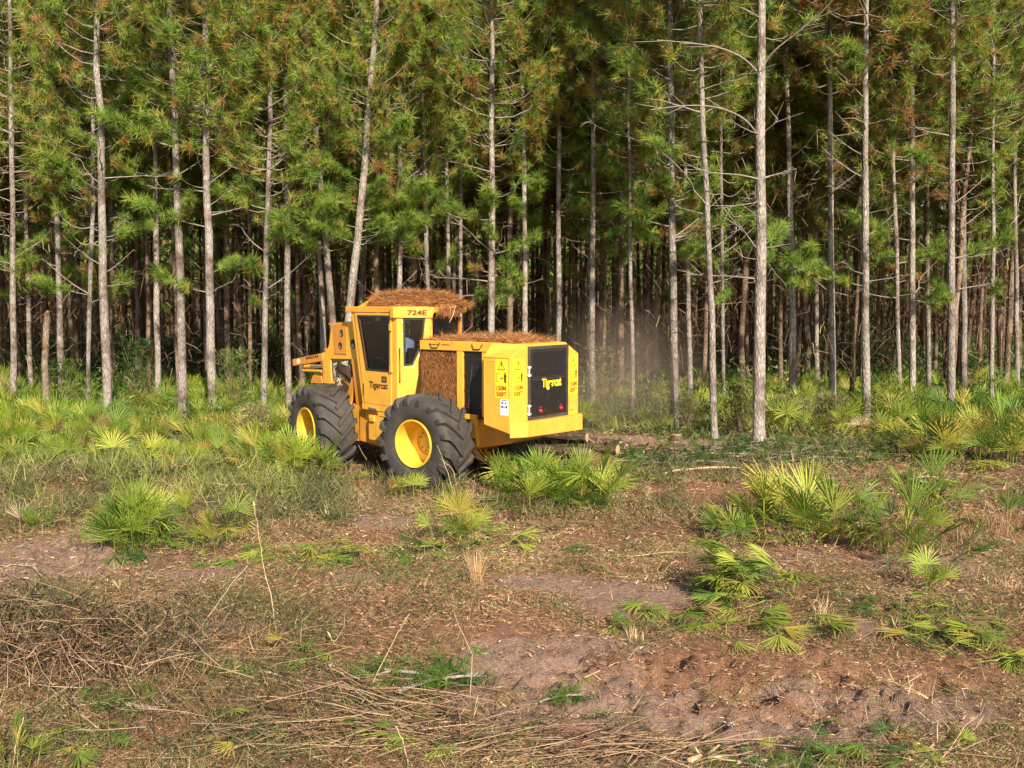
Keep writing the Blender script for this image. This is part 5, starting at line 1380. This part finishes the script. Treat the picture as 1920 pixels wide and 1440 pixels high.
ST = [(250, 1180, 360, 1290, .012, 'pale split stick slanting through the brush at lower left', 'stick_pale'), (0, 1250, 190, 1380, .011, 'long thin stick from the left edge down to the bottom brush', 'stick_pale'),
 (1230, 895, 1390, 880, .03, 'long pale branch on the ground below the leaning slender pine', 'stick_pale'), (1420, 900, 1500, 897, .022, 'short pale branch left of the broad palmetto', 'stick_pale'),
 (905, 1015, 965, 1008, .012, 'grey stick lying right of the small central palmetto', 'stick_pale'), (1045, 1300, 1100, 1258, .010, 'dark crooked stick on the grey soil in the lower middle', 'stick'),
 (1120, 1316, 1290, 1298, .012, 'long dark root-like stick across the grey soil', 'stick'), (1095, 1258, 1190, 1240, .007, 'yellow-orange frond stalk on the grey soil', 'stick_pale'),
 (460, 1270, 690, 1300, .010, 'long straight stick across the brush, lower left of centre', 'stick_pale'), (1740, 1300, 1660, 1275, .012, 'small stick on the tan litter at lower right', 'stick_pale'),
 (1290, 1435, 1345, 1410, .030, 'broken reddish branch piece at the bottom edge right', 'stick_pale'), (1730, 1415, 1760, 1380, .016, 'short branch end standing up from the soil, lower right', 'stick_pale'),
 (820, 1345, 900, 1345, .010, 'pale stick above the bottom centre brush', 'stick_pale'), (1180, 1048, 1290, 1045, .008, 'straight thin straw stick on the middle ground', 'stick_pale'),
 (1450, 1420, 1380, 1435, .014, 'tan stick along the bottom edge', 'stick_pale'), (1300, 940, 1325, 965, .008, 'tiny stick left of the single-fan palmetto', 'stick'), (1690, 900, 1760, 895, .02, 'branch under the large sunlit palmetto', 'stick_pale'),
 (1850, 905, 1915, 930, .02, 'dead branch under the yellowish palmetto at right', 'stick_pale'), (1600, 800, 1660, 815, .03, 'broken limb on the debris heap', 'stick_pale'), (1640, 815, 1700, 800, .025, 'bleached limb right of the debris heap', 'stick_pale'),
 (10, 1060, 70, 1075, .01, 'small pale stick on the grey soil at left', 'stick_pale'), (45, 1065, 80, 1090, .01, 'crossed pale stick on the grey soil at left', 'stick_pale')]
for a in ST: stick(*a[:5], a[5], mat=a[6])

# brush heap of cut stems at the lower left
def in_px(px, py, n, hx, hy):
    c = [gpt(px + rng.uniform(-1, 1) * hx, py + rng.uniform(-1, 1) * hy) for _ in range(n)]; return np.array(c)
parts = []
def brush(px, py, hx, hy, n, ang, sd_, L0, L1, r0, r1, h):
    C = in_px(px, py, n, hx, hy)
    G = gh(C[:, 0], C[:, 1])
    for (x, y), g in zip(C, G):
        a = rng.normal(ang, sd_); l = rng.uniform(L0, L1); z = g + rng.uniform(.0, h); dz = rng.normal(.03, .10) * l
        d = np.array([math.cos(a), math.sin(a), 0]) * l * .5
        parts.append(stick_np((x - d[0], y - d[1], z - dz * .4), (x + d[0], y + d[1], z + dz), rng.uniform(r0, r1), .02, 4, 4))
brush(140, 1230, 250, 85, 620, -1.15, .4, .35, 1.45, .0025, .0068, .36)
brush(90, 1250, 160, 60, 200, -1.1, .3, .5, 1.4, .003, .007, .36)
brush(140, 1250, 300, 100, 260, -.6, .9, .2, .8, .002, .005, .2)
brush(420, 1330, 330, 90, 260, -.9, .45, .3, 1.2, .002, .005, .16)
brush(380, 1330, 380, 100, 200, .2, .9, .15, .6, .002, .004, .08)
brush(470, 1230, 180, 30, 80, -.1, .35, .3, 1.0, .003, .006, .07)
brush(700, 1330, 180, 60, 150, -.6, .5, .3, 1.1, .003, .008, .14)
brush(800, 1395, 420, 35, 230, .12, .5, .3, 1.1, .002, .005, .10)
brush(1150, 1410, 250, 25, 160, .05, .4, .3, 1.0, .003, .007, .07)
brush(1650, 1420, 260, 20, 60, .2, .7, .3, .9, .003, .006, .05)
brush(390, 985, 60, 35, 60, -.7, .3, .3, .9, .003, .005, .18)
V, F, T = join(parts)
T = np.repeat(rng.uniform(0, 1, len(parts)), [len(p[0]) for p in parts])
o = link('brush_heap', np_mesh('brush_heap', V, F, np.clip(T * .95, 0, 1)), M['brush']); tag(o, 'tangled heap of cut brown brush stems across the lower left foreground', 'brush', kind='stuff')
# dry leaf bits and twigs standing in the brush
# ------------------------------------------------------------------ standing dead stalks, seed heads, dry grass
def stalk(pts, r, label, tip=None, D=None):
    """pts: px list from base to top in a vertical plane at the base distance"""
    x0, y0 = gpt(*pts[0]); P = np.array([tuple(at(a, b, y0)) for a, b in pts]); P[0, 2] = gh1(x0, y0) - .05
    rt = empty('dry_stalk', (x0, y0, gh1(x0, y0))); tag(rt, label, 'dry stalk', 'standing dead stalks'); base = np.array(rt.location)
    s = np.linspace(0, 1, 10); k = np.linspace(0, 1, len(P)); Q = np.stack([np.interp(s, k, P[:, i]) for i in range(3)], 1) + rng.normal(0, .004, (10, 3)); Q[:, 1] += rng.normal(0, .004, 10)
    V, F, T = tube_np(Q - base, np.linspace(r, r * .5, 10), 5); me = np_mesh('stem', V, F, None, True); me.materials.append(M['stick_pale']); link('stem', me, None, rt)
    if tip:
        e = Q[-1] - base; mb = MB(); d = unit(Q[-1] - Q[-3])
        for sg in range(1 if tip < .12 else 2):
            d2 = d + np.array([.35 * (sg * 2 - 1) if tip >= .12 else 0, 0, 0]); V2, F2, _ = tube_np(np.array([e, e + d2 * tip * .35, e + d2 * tip * .75, e + d2 * tip]), [.004, .011, .008, .002], 6); mb.add([tuple(v) for v in V2], [tuple(f) for f in F2])
        mb.build('seed_head', M['stick_pale'], rt, I4)
stalk([(515, 1172), (510, 1120), (495, 1060), (487, 1020), (483, 975), (476, 952)], .006, 'tall crooked dry stalk with a white tip at middle left', .07)
stalk([(365, 1185), (393, 1150), (420, 1115), (440, 1085), (465, 1060)], .006, 'leaning dry stalk left of the tall crooked one')
stalk([(792, 1110), (800, 1085)], .005, 'short stalk with a pale curled tip left of the tan grass', .08)
stalk([(228, 1118), (225, 1103)], .004, 'small white forked tip above the brush at left', .13)
stalk([(640, 1100), (624, 1078)], .004, 'pale tip sprouting from the ground near the centre left', .06)
stalk([(635, 1215), (620, 1195)], .004, 'pale tip standing by the fresh fronds lower centre left', .07)
stalk([(165, 1110), (165, 1092)], .004, 'short pale stalk on the grey soil at left', .05)
stalk([(690, 1280), (735, 1205), (768, 1150)], .006, 'thin stalk leaning right in the lower middle')
stalk([(882, 1290), (885, 1225), (860, 1170), (853, 1150)], .004, 'faint wiry stalk beside the grey soil')
stalk([(768, 1440), (757, 1390), (742, 1360)], .006, 'reddish stalk at the bottom edge left of centre')
stalk([(20, 1440), (30, 1395), (42, 1345)], .005, 'yellow stalk at the bottom left corner')
stalk([(855, 940), (838, 880), (820, 835)], .007, 'long pinkish weed stalk in front of the rear tyre')
stalk([(862, 935), (850, 880), (826, 860)], .006, 'second weed stalk in front of the rear tyre')
stalk([(840, 920), (820, 880), (808, 855)], .006, 'left weed stalk in front of the rear tyre')
stalk([(920, 880), (915, 830), (908, 800)], .007, 'reddish weed stalk under the rear housing')
stalk([(930, 885), (926, 840), (912, 806)], .006, 'second reddish weed stalk under the rear housing')
stalk([(1840, 1000), (1846, 950), (1848, 925)], .006, 'dry stalk near the right edge palmettos')
stalk([(700, 880), (672, 835)], .006, 'dry stem between the two left wheels')
def grass(px, py, n, h, w_, label, mat='straw', t=(.6, .2), droop=.25, spread=.25, name='dry_grass'):
    x, y = gpt(px, py); z = gh1(x, y)
    P = np.stack([rng.normal(0, w_, n), rng.normal(0, w_ * .6, n), np.full(n, -.02)], 1); D = np.stack([rng.normal(0, spread, n), rng.normal(0, spread, n), np.ones(n)], 1)
    V, F, T = bent_blades(P, D, h * rng.uniform(.4, 1.1, n), .0045, np.clip(rng.normal(t[0], t[1], n), 0, 1), rng.uniform(0, droop, n))
    o = link(name, np_mesh(name, V, F, T), M[mat]); o.location = (x, y, z); tag(o, label, 'grass clump', 'dry grass clumps')
grass(893, 1098, 170, .55, .035, 'upright orange-tan grass clump in the middle of the clearing', t=(.66, .15), spread=.19)
grass(1190, 1190, 40, .25, .05, 'short pale grass tuft at the edge of the grey soil', t=(.85, .1))
grass(1545, 1155, 50, .35, .07, 'thin pale grass tuft right of the heaped palmetto bundle', t=(.85, .1))
grass(1870, 1010, 120, .7, .2, 'wispy brown grass near the right edge', t=(.5, .2), spread=.35)
grass(1800, 1030, 90, .55, .2, 'grey-brown grass just right of the ragged palmetto clump', t=(.45, .2), spread=.35)
grass(1885, 1115, 60, .35, .1, 'fan of pale dry stems at the right edge', t=(.8, .1), spread=.6)
grass(850, 960, 160, .7, .30, 'pinkish brown grass in front of the rear tyre', t=(.55, .2), spread=.35)
grass(700, 905, 130, .5, .40, 'grass in front of the gap between the two left wheels', t=(.5, .2), spread=.4)
grass(180, 990, 60, .3, .12, 'bleached grass tuft left of the lone palmetto clump', t=(.95, .05), spread=.6)
grass(1700, 1180, 40, .3, .1, 'sparse tan tuft beside the cut fronds at right', t=(.8, .1), spread=.5)
grass(1790, 1330, 120, .22, .5, 'tan litter grass on the lower right soil', t=(.85, .1), spread=.9)
grass(930, 940, 80, .5, .15, 'brown grass at the left foot of the big leafy clump', t=(.4, .2), spread=.4)
grass(1205, 955, 60, .3, .3, 'low tan grass right of the big leafy clump', t=(.6, .2), spread=.6)

# ------------------------------------------------------------------ ground litter (uncountable)
def scatter(n, ymin, ymax, widen=.78, power=1.6):
    """more per area nearer the camera"""
    u = rng.uniform(0, 1, n); y = (ymin ** (1 - power) + u * (ymax ** (1 - power) - ymin ** (1 - power))) ** (1 / (1 - power))
    x = rng.uniform(-1, 1, n) * (widen * y + 1.2); return x, y
def litter(name, mat, n, ymin, ymax, L0, L1, W, tmean, label, dens, up=.12, tsd=.2, power=1.6, lift=.03, L_far=True, kind='tri'):
    x, y = scatter(int(n * 1.42), ymin, ymax, power=power)
    n = len(x); keep = rng.random(n) < dens(x, y); x, y = x[keep], y[keep]; n = len(x)
    z = gh(x, y)
    P = np.stack([x, y, z + rng.uniform(0, lift, n)], 1); a = rng.uniform(0, 2 * math.pi, n)
    D = np.stack([np.cos(a), np.sin(a), np.abs(rng.normal(0, up, n))], 1)
    sc = np.clip(y / 9, .8, 2.2)
    tint = np.clip(tmean + tsd * rng.normal(size=n) + .5 * (fbm(x * 1.1, y * 1.1, 3, 55) - .5), 0, 1)
    Lr = rng.uniform(L0, L1, n) * (sc ** .5)
    V, F, T = (tri_blades(P, D, Lr, W * sc * rng.uniform(.6, 1.4, n), tint) if kind == 'tri' else bent_blades(P, D, Lr, W * sc, tint, rng.uniform(0, .5, n)))
    o = link(name, np_mesh(name, V, F, T), M[mat]); tag(o, label, 'litter', kind='stuff')
def bare(x, y): return np.maximum(pmask(GREY, x, y, 31), pmask(RED, x, y, 41) * .9)
litter('pine_straw_litter', 'straw', 330000, 5.6, 30, .03, .13, .0045, .42, 'brown needle and bark litter covering the clearing', lambda x, y: (.95 - .80 * bare(x, y)) * (.45 + .9 * fbm(x * 1.4, y * 1.4, 3, 2)), up=.35, lift=.035)
litter('pale_chip_litter', 'straw', 20000, 5.6, 26, .01, .07, .010, .80, 'scattered pale wood chips and shreds', lambda x, y: (.55 - .25 * bare(x, y)) * np.clip(fbm(x * 1.2, y * 1.2, 3, 8) * 1.4, 0, 1), up=.3, tsd=.2)
litter('rust_needle_litter', 'rust', 60000, 5.6, 28, .04, .14, .0045, .5, 'rusty fallen pine needles on the ground', lambda x, y: np.clip(fbm(x * .9, y * .9, 3, 12) * 3.2 - 1.35, 0, 1) * (1 - .5 * bare(x, y)), up=.22)
litter('green_leaf_litter', 'green', 170000, 5.6, 30, .03, .11, .0065, .48, 'green shreds of chopped foliage on the ground', lambda x, y: np.clip(fbm(x * .8, y * 1.3, 4, 14) * 3.6 - 1.35, 0, 1) * (1 - .9 * bare(x, y)), up=.5, lift=.04)
def weeds_zone(x, y):
    px = 960 + x / y * FPX; py = HOR + CAM_H / y * FPX
    a = np.clip((760 - px) / 160, 0, 1) * np.clip((py - 800) / 40, 0, 1) * np.clip((1040 - py) / 70, 0, 1)
    b = np.clip((py - 800) / 30, 0, 1) * np.clip((900 - py) / 60, 0, 1) * np.clip((px - 1330) / 80, 0, 1) * .8
    c = np.clip((700 - px) / 200, 0, 1) * np.clip((py - 1090) / 60, 0, 1) * .35
    d = .10 + .5 * np.clip((py - 850) / 60, 0, 1) * np.clip((1010 - py) / 60, 0, 1) * np.clip((px - 640) / 60, 0, 1) * np.clip((1500 - px) / 100, 0, 1)
    return np.maximum.reduce([a, b, c, d]) * np.clip(fbm(x * 1.5, y * 1.5, 3, 19) * 2.6 - .55, 0, 1)
litter('low_weeds', 'olive', 190000, 5.8, 27, .08, .26, .007, .45, 'low grey-green and brown weeds and dead scrub, thickest left of the machine', lambda x, y: weeds_zone(x, y) * (1 - .8 * bare(x, y)), up=1.3, lift=.16, tsd=.34, power=1.3)
def brushzone(x, y):
    px = 960 + x / y * FPX; py = HOR + CAM_H / y * FPX
    return np.clip((620 - px) / 260, 0, 1) * np.clip((py - 1110) / 60, 0, 1) * .6
litter('brush_leaves', 'olive', 150000, 5.6, 12, .015, .06, .007, .42, 'small dead and green leaves clinging to the brush heap', lambda x, y: brushzone(x, y) * np.clip(fbm(x * 2.2, y * 2.2, 3, 44) * 2.6 - .6, 0, 1), up=.9, lift=.24, tsd=.3, power=1.3)
litter('scrub_clumps', 'olive', 230000, 9.5, 27, .06, .22, .008, .36, 'dark grey-green scrub clumps left of the machine and along the wood edge', lambda x, y: np.clip(weeds_zone(x, y) * 1.6, 0, 1) * np.clip(fbm(x * 1.9, y * 1.9, 3, 47) * 6 - 3.0, 0, 1) * (1 - .8 * bare(x, y)), up=1.2, lift=.30, tsd=.22, power=1.2)
litter('chip_and_bark_litter', 'brush', 120000, 5.6, 24, .02, .09, .012, .5, 'dark bark flakes and broken twigs mixed in the litter', lambda x, y: (.8 - .5 * bare(x, y)) * np.clip(fbm(x * 1.7, y * 1.7, 3, 33) * 2.4 - .6, 0, 1), up=.4, lift=.05, tsd=.3)
GREENP = [patch(*p) for p in [(640, 1040, 120, 18), (1250, 1160, 140, 14), (1480, 1185, 110, 16), (1770, 1205, 120, 18), (450, 1270, 120, 20), (700, 1330, 130, 20), (480, 1395, 160, 28), (1560, 1420, 240, 14), (1750, 1370, 150, 14),
        (750, 1265, 110, 24), (110, 1400, 90, 24), (1690, 1160, 150, 16), (1200, 880, 200, 22), (1480, 860, 200, 22), (570, 1200, 60, 25), (1050, 950, 120, 14), (300, 1000, 140, 25), (1150, 1340, 60, 12), (930, 1400, 120, 16)]]
litter('green_shred_litter', 'green', 130000, 5.6, 26, .05, .20, .009, .5, 'chopped green palmetto strips in patches on the clearing', lambda x, y: pmask(GREENP, x, y, 91) * np.clip(fbm(x * 2, y * 2, 3, 15) * 2.4 - .5, 0, 1), up=.35, lift=.05, tsd=.22)
def beltzone(x, y):
    px = 960 + x / y * FPX
    return np.where(px < 560, np.clip((y - 14.6) / 1.5, 0, 1) * np.clip((30 - y) / 5, 0, 1), np.where(px > 1130, np.clip((y - 22.3 - np.where(px < 1640, .8, 0)) / 1.5, 0, 1) * np.clip((33 - y) / 5, 0, 1), 0))
litter('belt_grass', 'belt', 130000, 14.5, 34, .14, .40, .0075, .5, 'tall pale yellow-green grass and sprouts mixed through the palmetto belt', lambda x, y: beltzone(x, y) * np.clip(fbm(x * 1.1, y * 1.1, 3, 37) * 5 - 2.1, 0, 1), up=1.6, lift=.25, tsd=.24, power=1.0001)
# undergrowth beneath the trees
n = 180000
y = rng.uniform(22.5, 95, n) ** 1.0; x = rng.uniform(-.75, .75, n) * y
hh = np.clip(fbm(x * .45, y * .45, 4, 71) * 3.4 - 1.1, .12, 2.1) * np.clip((y - 21.5) / 4, .15, 1)
kp = ~((x > -5.5) & (x < 3.5) & (y < 24)); x, y, hh = x[kp], y[kp], hh[kp]; n = len(x)
P = np.stack([x, y, gh(x, y) + hh * rng.uniform(0, 1, n) ** .8], 1); D = rng.normal(size=(n, 3)); D[:, 2] = np.abs(D[:, 2]) + .2
V, F, T = tri_blades(P, D, rng.uniform(.08, .22, n) * (1 + (y - 22) / 45), rng.uniform(.03, .07, n) * (1 + (y - 22) / 40), np.clip(rng.normal(.5, .2, n) + .5 * (fbm(x * .3, y * .3, 2, 6) - .5), 0, 1))
o = link('undergrowth', np_mesh('undergrowth', V, F, T), M['shrub']); tag(o, 'dark tangled green undergrowth beneath the pines', 'undergrowth', kind='stuff')
# wispy shrub between the log pile and the leaning pines, and left of the machine
def shrub(px, py, w_, h_, n, label, D=None, t=.5, mat='olive'):
    x, y = gpt(px, py)
    if D: y = D; x = (px - 960) / FPX * D
    z = gh1(x, y); parts = []; r = empty('bush', (x, y, z)); tag(r, label, 'bush')
    for k in range(14):
        a = rng.uniform(0, 6.28); e = np.array([math.cos(a) * w_ * rng.uniform(.2, .9), math.sin(a) * w_ * .6, h_ * rng.uniform(.5, 1)]); parts.append(tube_np(np.array([[0, 0, 0], e * [.35, .35, .5], e]), [.010, .007, .003], 4, .2, False))
    V, F, T = join(parts); me = np_mesh('stems', V, F, None, True); me.materials.append(M['stick']); s_ = link('stems', me, None, r); s_['kind'] = 'stuff'
    P = np.stack([rng.normal(0, w_ * .45, n), rng.normal(0, w_ * .35, n), h_ * rng.uniform(.05, 1.05, n) ** .8], 1); P[:, :2] *= (1.15 - .5 * (P[:, 2:3] / h_))
    D_ = rng.normal(size=(n, 3)); D_[:, 2] = np.abs(D_[:, 2]) + .3
    V, F, T = bent_blades(P, D_, rng.uniform(.07, .22, n), .014, np.clip(rng.normal(t, .2, n), 0, 1), .3); l_ = link('leaves', np_mesh('leaves', V, F, T), M[mat], r); l_['kind'] = 'stuff'
for a in [(1390, 815, .55, 1.25, 1500, 'wispy grey-green bush between the leaning pine and the thickest trunk', 23.4), (1480, 800, .9, .9, 2200, 'low brownish bush right of the thickest trunk', 24.4, .62),
          (1215, 815, .8, 1.0, 1900, 'dusty olive bush in front of the dust cloud', 24.5, .4), (1130, 740, .8, 2.2, 1900, 'tall wispy bush rising right behind the rear housing', 25.5, .35), (1290, 800, .7, 1.0, 1400, 'bush between the sturdy pine and the leaning pine', 24.6, .45),
          (440, 740, .9, 2.0, 2600, 'yellow-green shrub in the shade left of the machine', 26.5, .55, 'green'), (260, 700, .9, 2.2, 2400, 'dark shrub between the trunks at left', 28, .4, 'shrub'), (120, 720, .8, 1.8, 2200, 'leafy shrub behind the broken snag', 26.5, .5, 'shrub'),
          (1560, 790, .8, .9, 1800, 'weedy bush left of the debris heap', 25, .6), (470, 800, .7, .9, 1500, 'reddish-brown scrub left of the front tyre', 22, .75)]:
    shrub(a[0], a[1], a[2], a[3], a[4], a[5], a[6], *(a[7:] if len(a) > 7 else ()))

x, y = gpt(1135, 855)
parts = []
for _ in range(190):
    sx_, sy_ = x + rng.normal(.25, .75), y + rng.normal(0, .4); ta = rng.uniform(0, 6.28); tl = rng.uniform(.15, .75); z_ = gh1(sx_, sy_)
    parts.append(stick_np((sx_, sy_, z_ + rng.uniform(-.03, .15)), (sx_ + tl * math.cos(ta), sy_ + tl * math.sin(ta), z_ + rng.uniform(.0, .34)), rng.uniform(.005, .028), .05, 5, 5))
T = np.repeat(rng.uniform(.0, .7, len(parts)), [len(p[0]) for p in parts]); V, F, _ = join(parts); o = link('slash_pile', np_mesh('slash_pile', V, F, T), M['brush']); tag(o, 'messy pile of broken limbs over the felled logs behind the machine', 'debris', kind='stuff')
# debris heap at the foot of the whorled pine
x, y = gpt(1630, 812); parts = [stick_np((x + rng.normal(0, .5), y + rng.normal(0, .3), rng.uniform(0, .3)), (x + rng.normal(0, .6), y + rng.normal(0, .3), rng.uniform(.05, .4)), rng.uniform(.008, .03), .02, 4, 5) for _ in range(60)]
V, F, T = join(parts); T = np.repeat(rng.uniform(.4, 1, len(parts)), [len(p[0]) for p in parts]); o = link('debris_heap', np_mesh('debris_heap', V, F, T), M['straw']); tag(o, 'heap of broken pale wood at the foot of the whorled pine', 'debris', kind='stuff')

# ------------------------------------------------------------------ dust drifting behind the machine
def dust(cx, cy, cz, sx, sy, sz, dens, label):
    import bmesh
    me = bpy.data.meshes.new('dust_cloud'); bm = bmesh.new(); bmesh.ops.create_icosphere(bm, subdivisions=3, radius=1); bm.to_mesh(me); bm.free()
    m = bpy.data.materials.new('dust'); m.use_nodes = True; n = m.node_tree; n.nodes.clear(); out = N(n, "ShaderNodeOutputMaterial")
    v = N(n, "ShaderNodeVolumePrincipled"); v.inputs["Color"].default_value = (.92, .72, .54, 1); v.inputs["Anisotropy"].default_value = .1
    tc = N(n, "ShaderNodeTexCoord").outputs["Object"]; ln = N(n, "ShaderNodeVectorMath", operation='LENGTH'); n.links.new(tc, ln.inputs[0])
    mr = N(n, "ShaderNodeMapRange"); mr.interpolation_type = 'SMOOTHSTEP'; n.links.new(ln.outputs["Value"], mr.inputs[0]); mr.inputs[1].default_value = 0.1; mr.inputs[2].default_value = .98; mr.inputs[3].default_value = 1; mr.inputs[4].default_value = 0
    f = noise(n, 1.6, 3, .6, tc); rr = N(n, "ShaderNodeMapRange"); n.links.new(f, rr.inputs[0]); rr.inputs[1].default_value = .35; rr.inputs[2].default_value = .7; rr.inputs[3].default_value = .1
    mu = N(n, "ShaderNodeMath", operation='MULTIPLY'); n.links.new(mr.outputs[0], mu.inputs[0]); n.links.new(rr.outputs[0], mu.inputs[1])
    m3 = N(n, "ShaderNodeMath", operation='MULTIPLY'); n.links.new(mu.outputs[0], m3.inputs[0]); m3.inputs[1].default_value = dens
    n.links.new(m3.outputs[0], v.inputs["Density"]); n.links.new(v.outputs[0], out.inputs["Volume"])
    me.materials.append(m); o = link('dust_cloud', me); o.location = (cx, cy, cz); o.scale = (sx, sy, sz); tag(o, label, 'dust', kind='stuff')
dust(2.8, 24.2, 1.5, 2.9, 2.4, 2.5, (.30), 'pale brown dust hanging in the trees right of the machine')
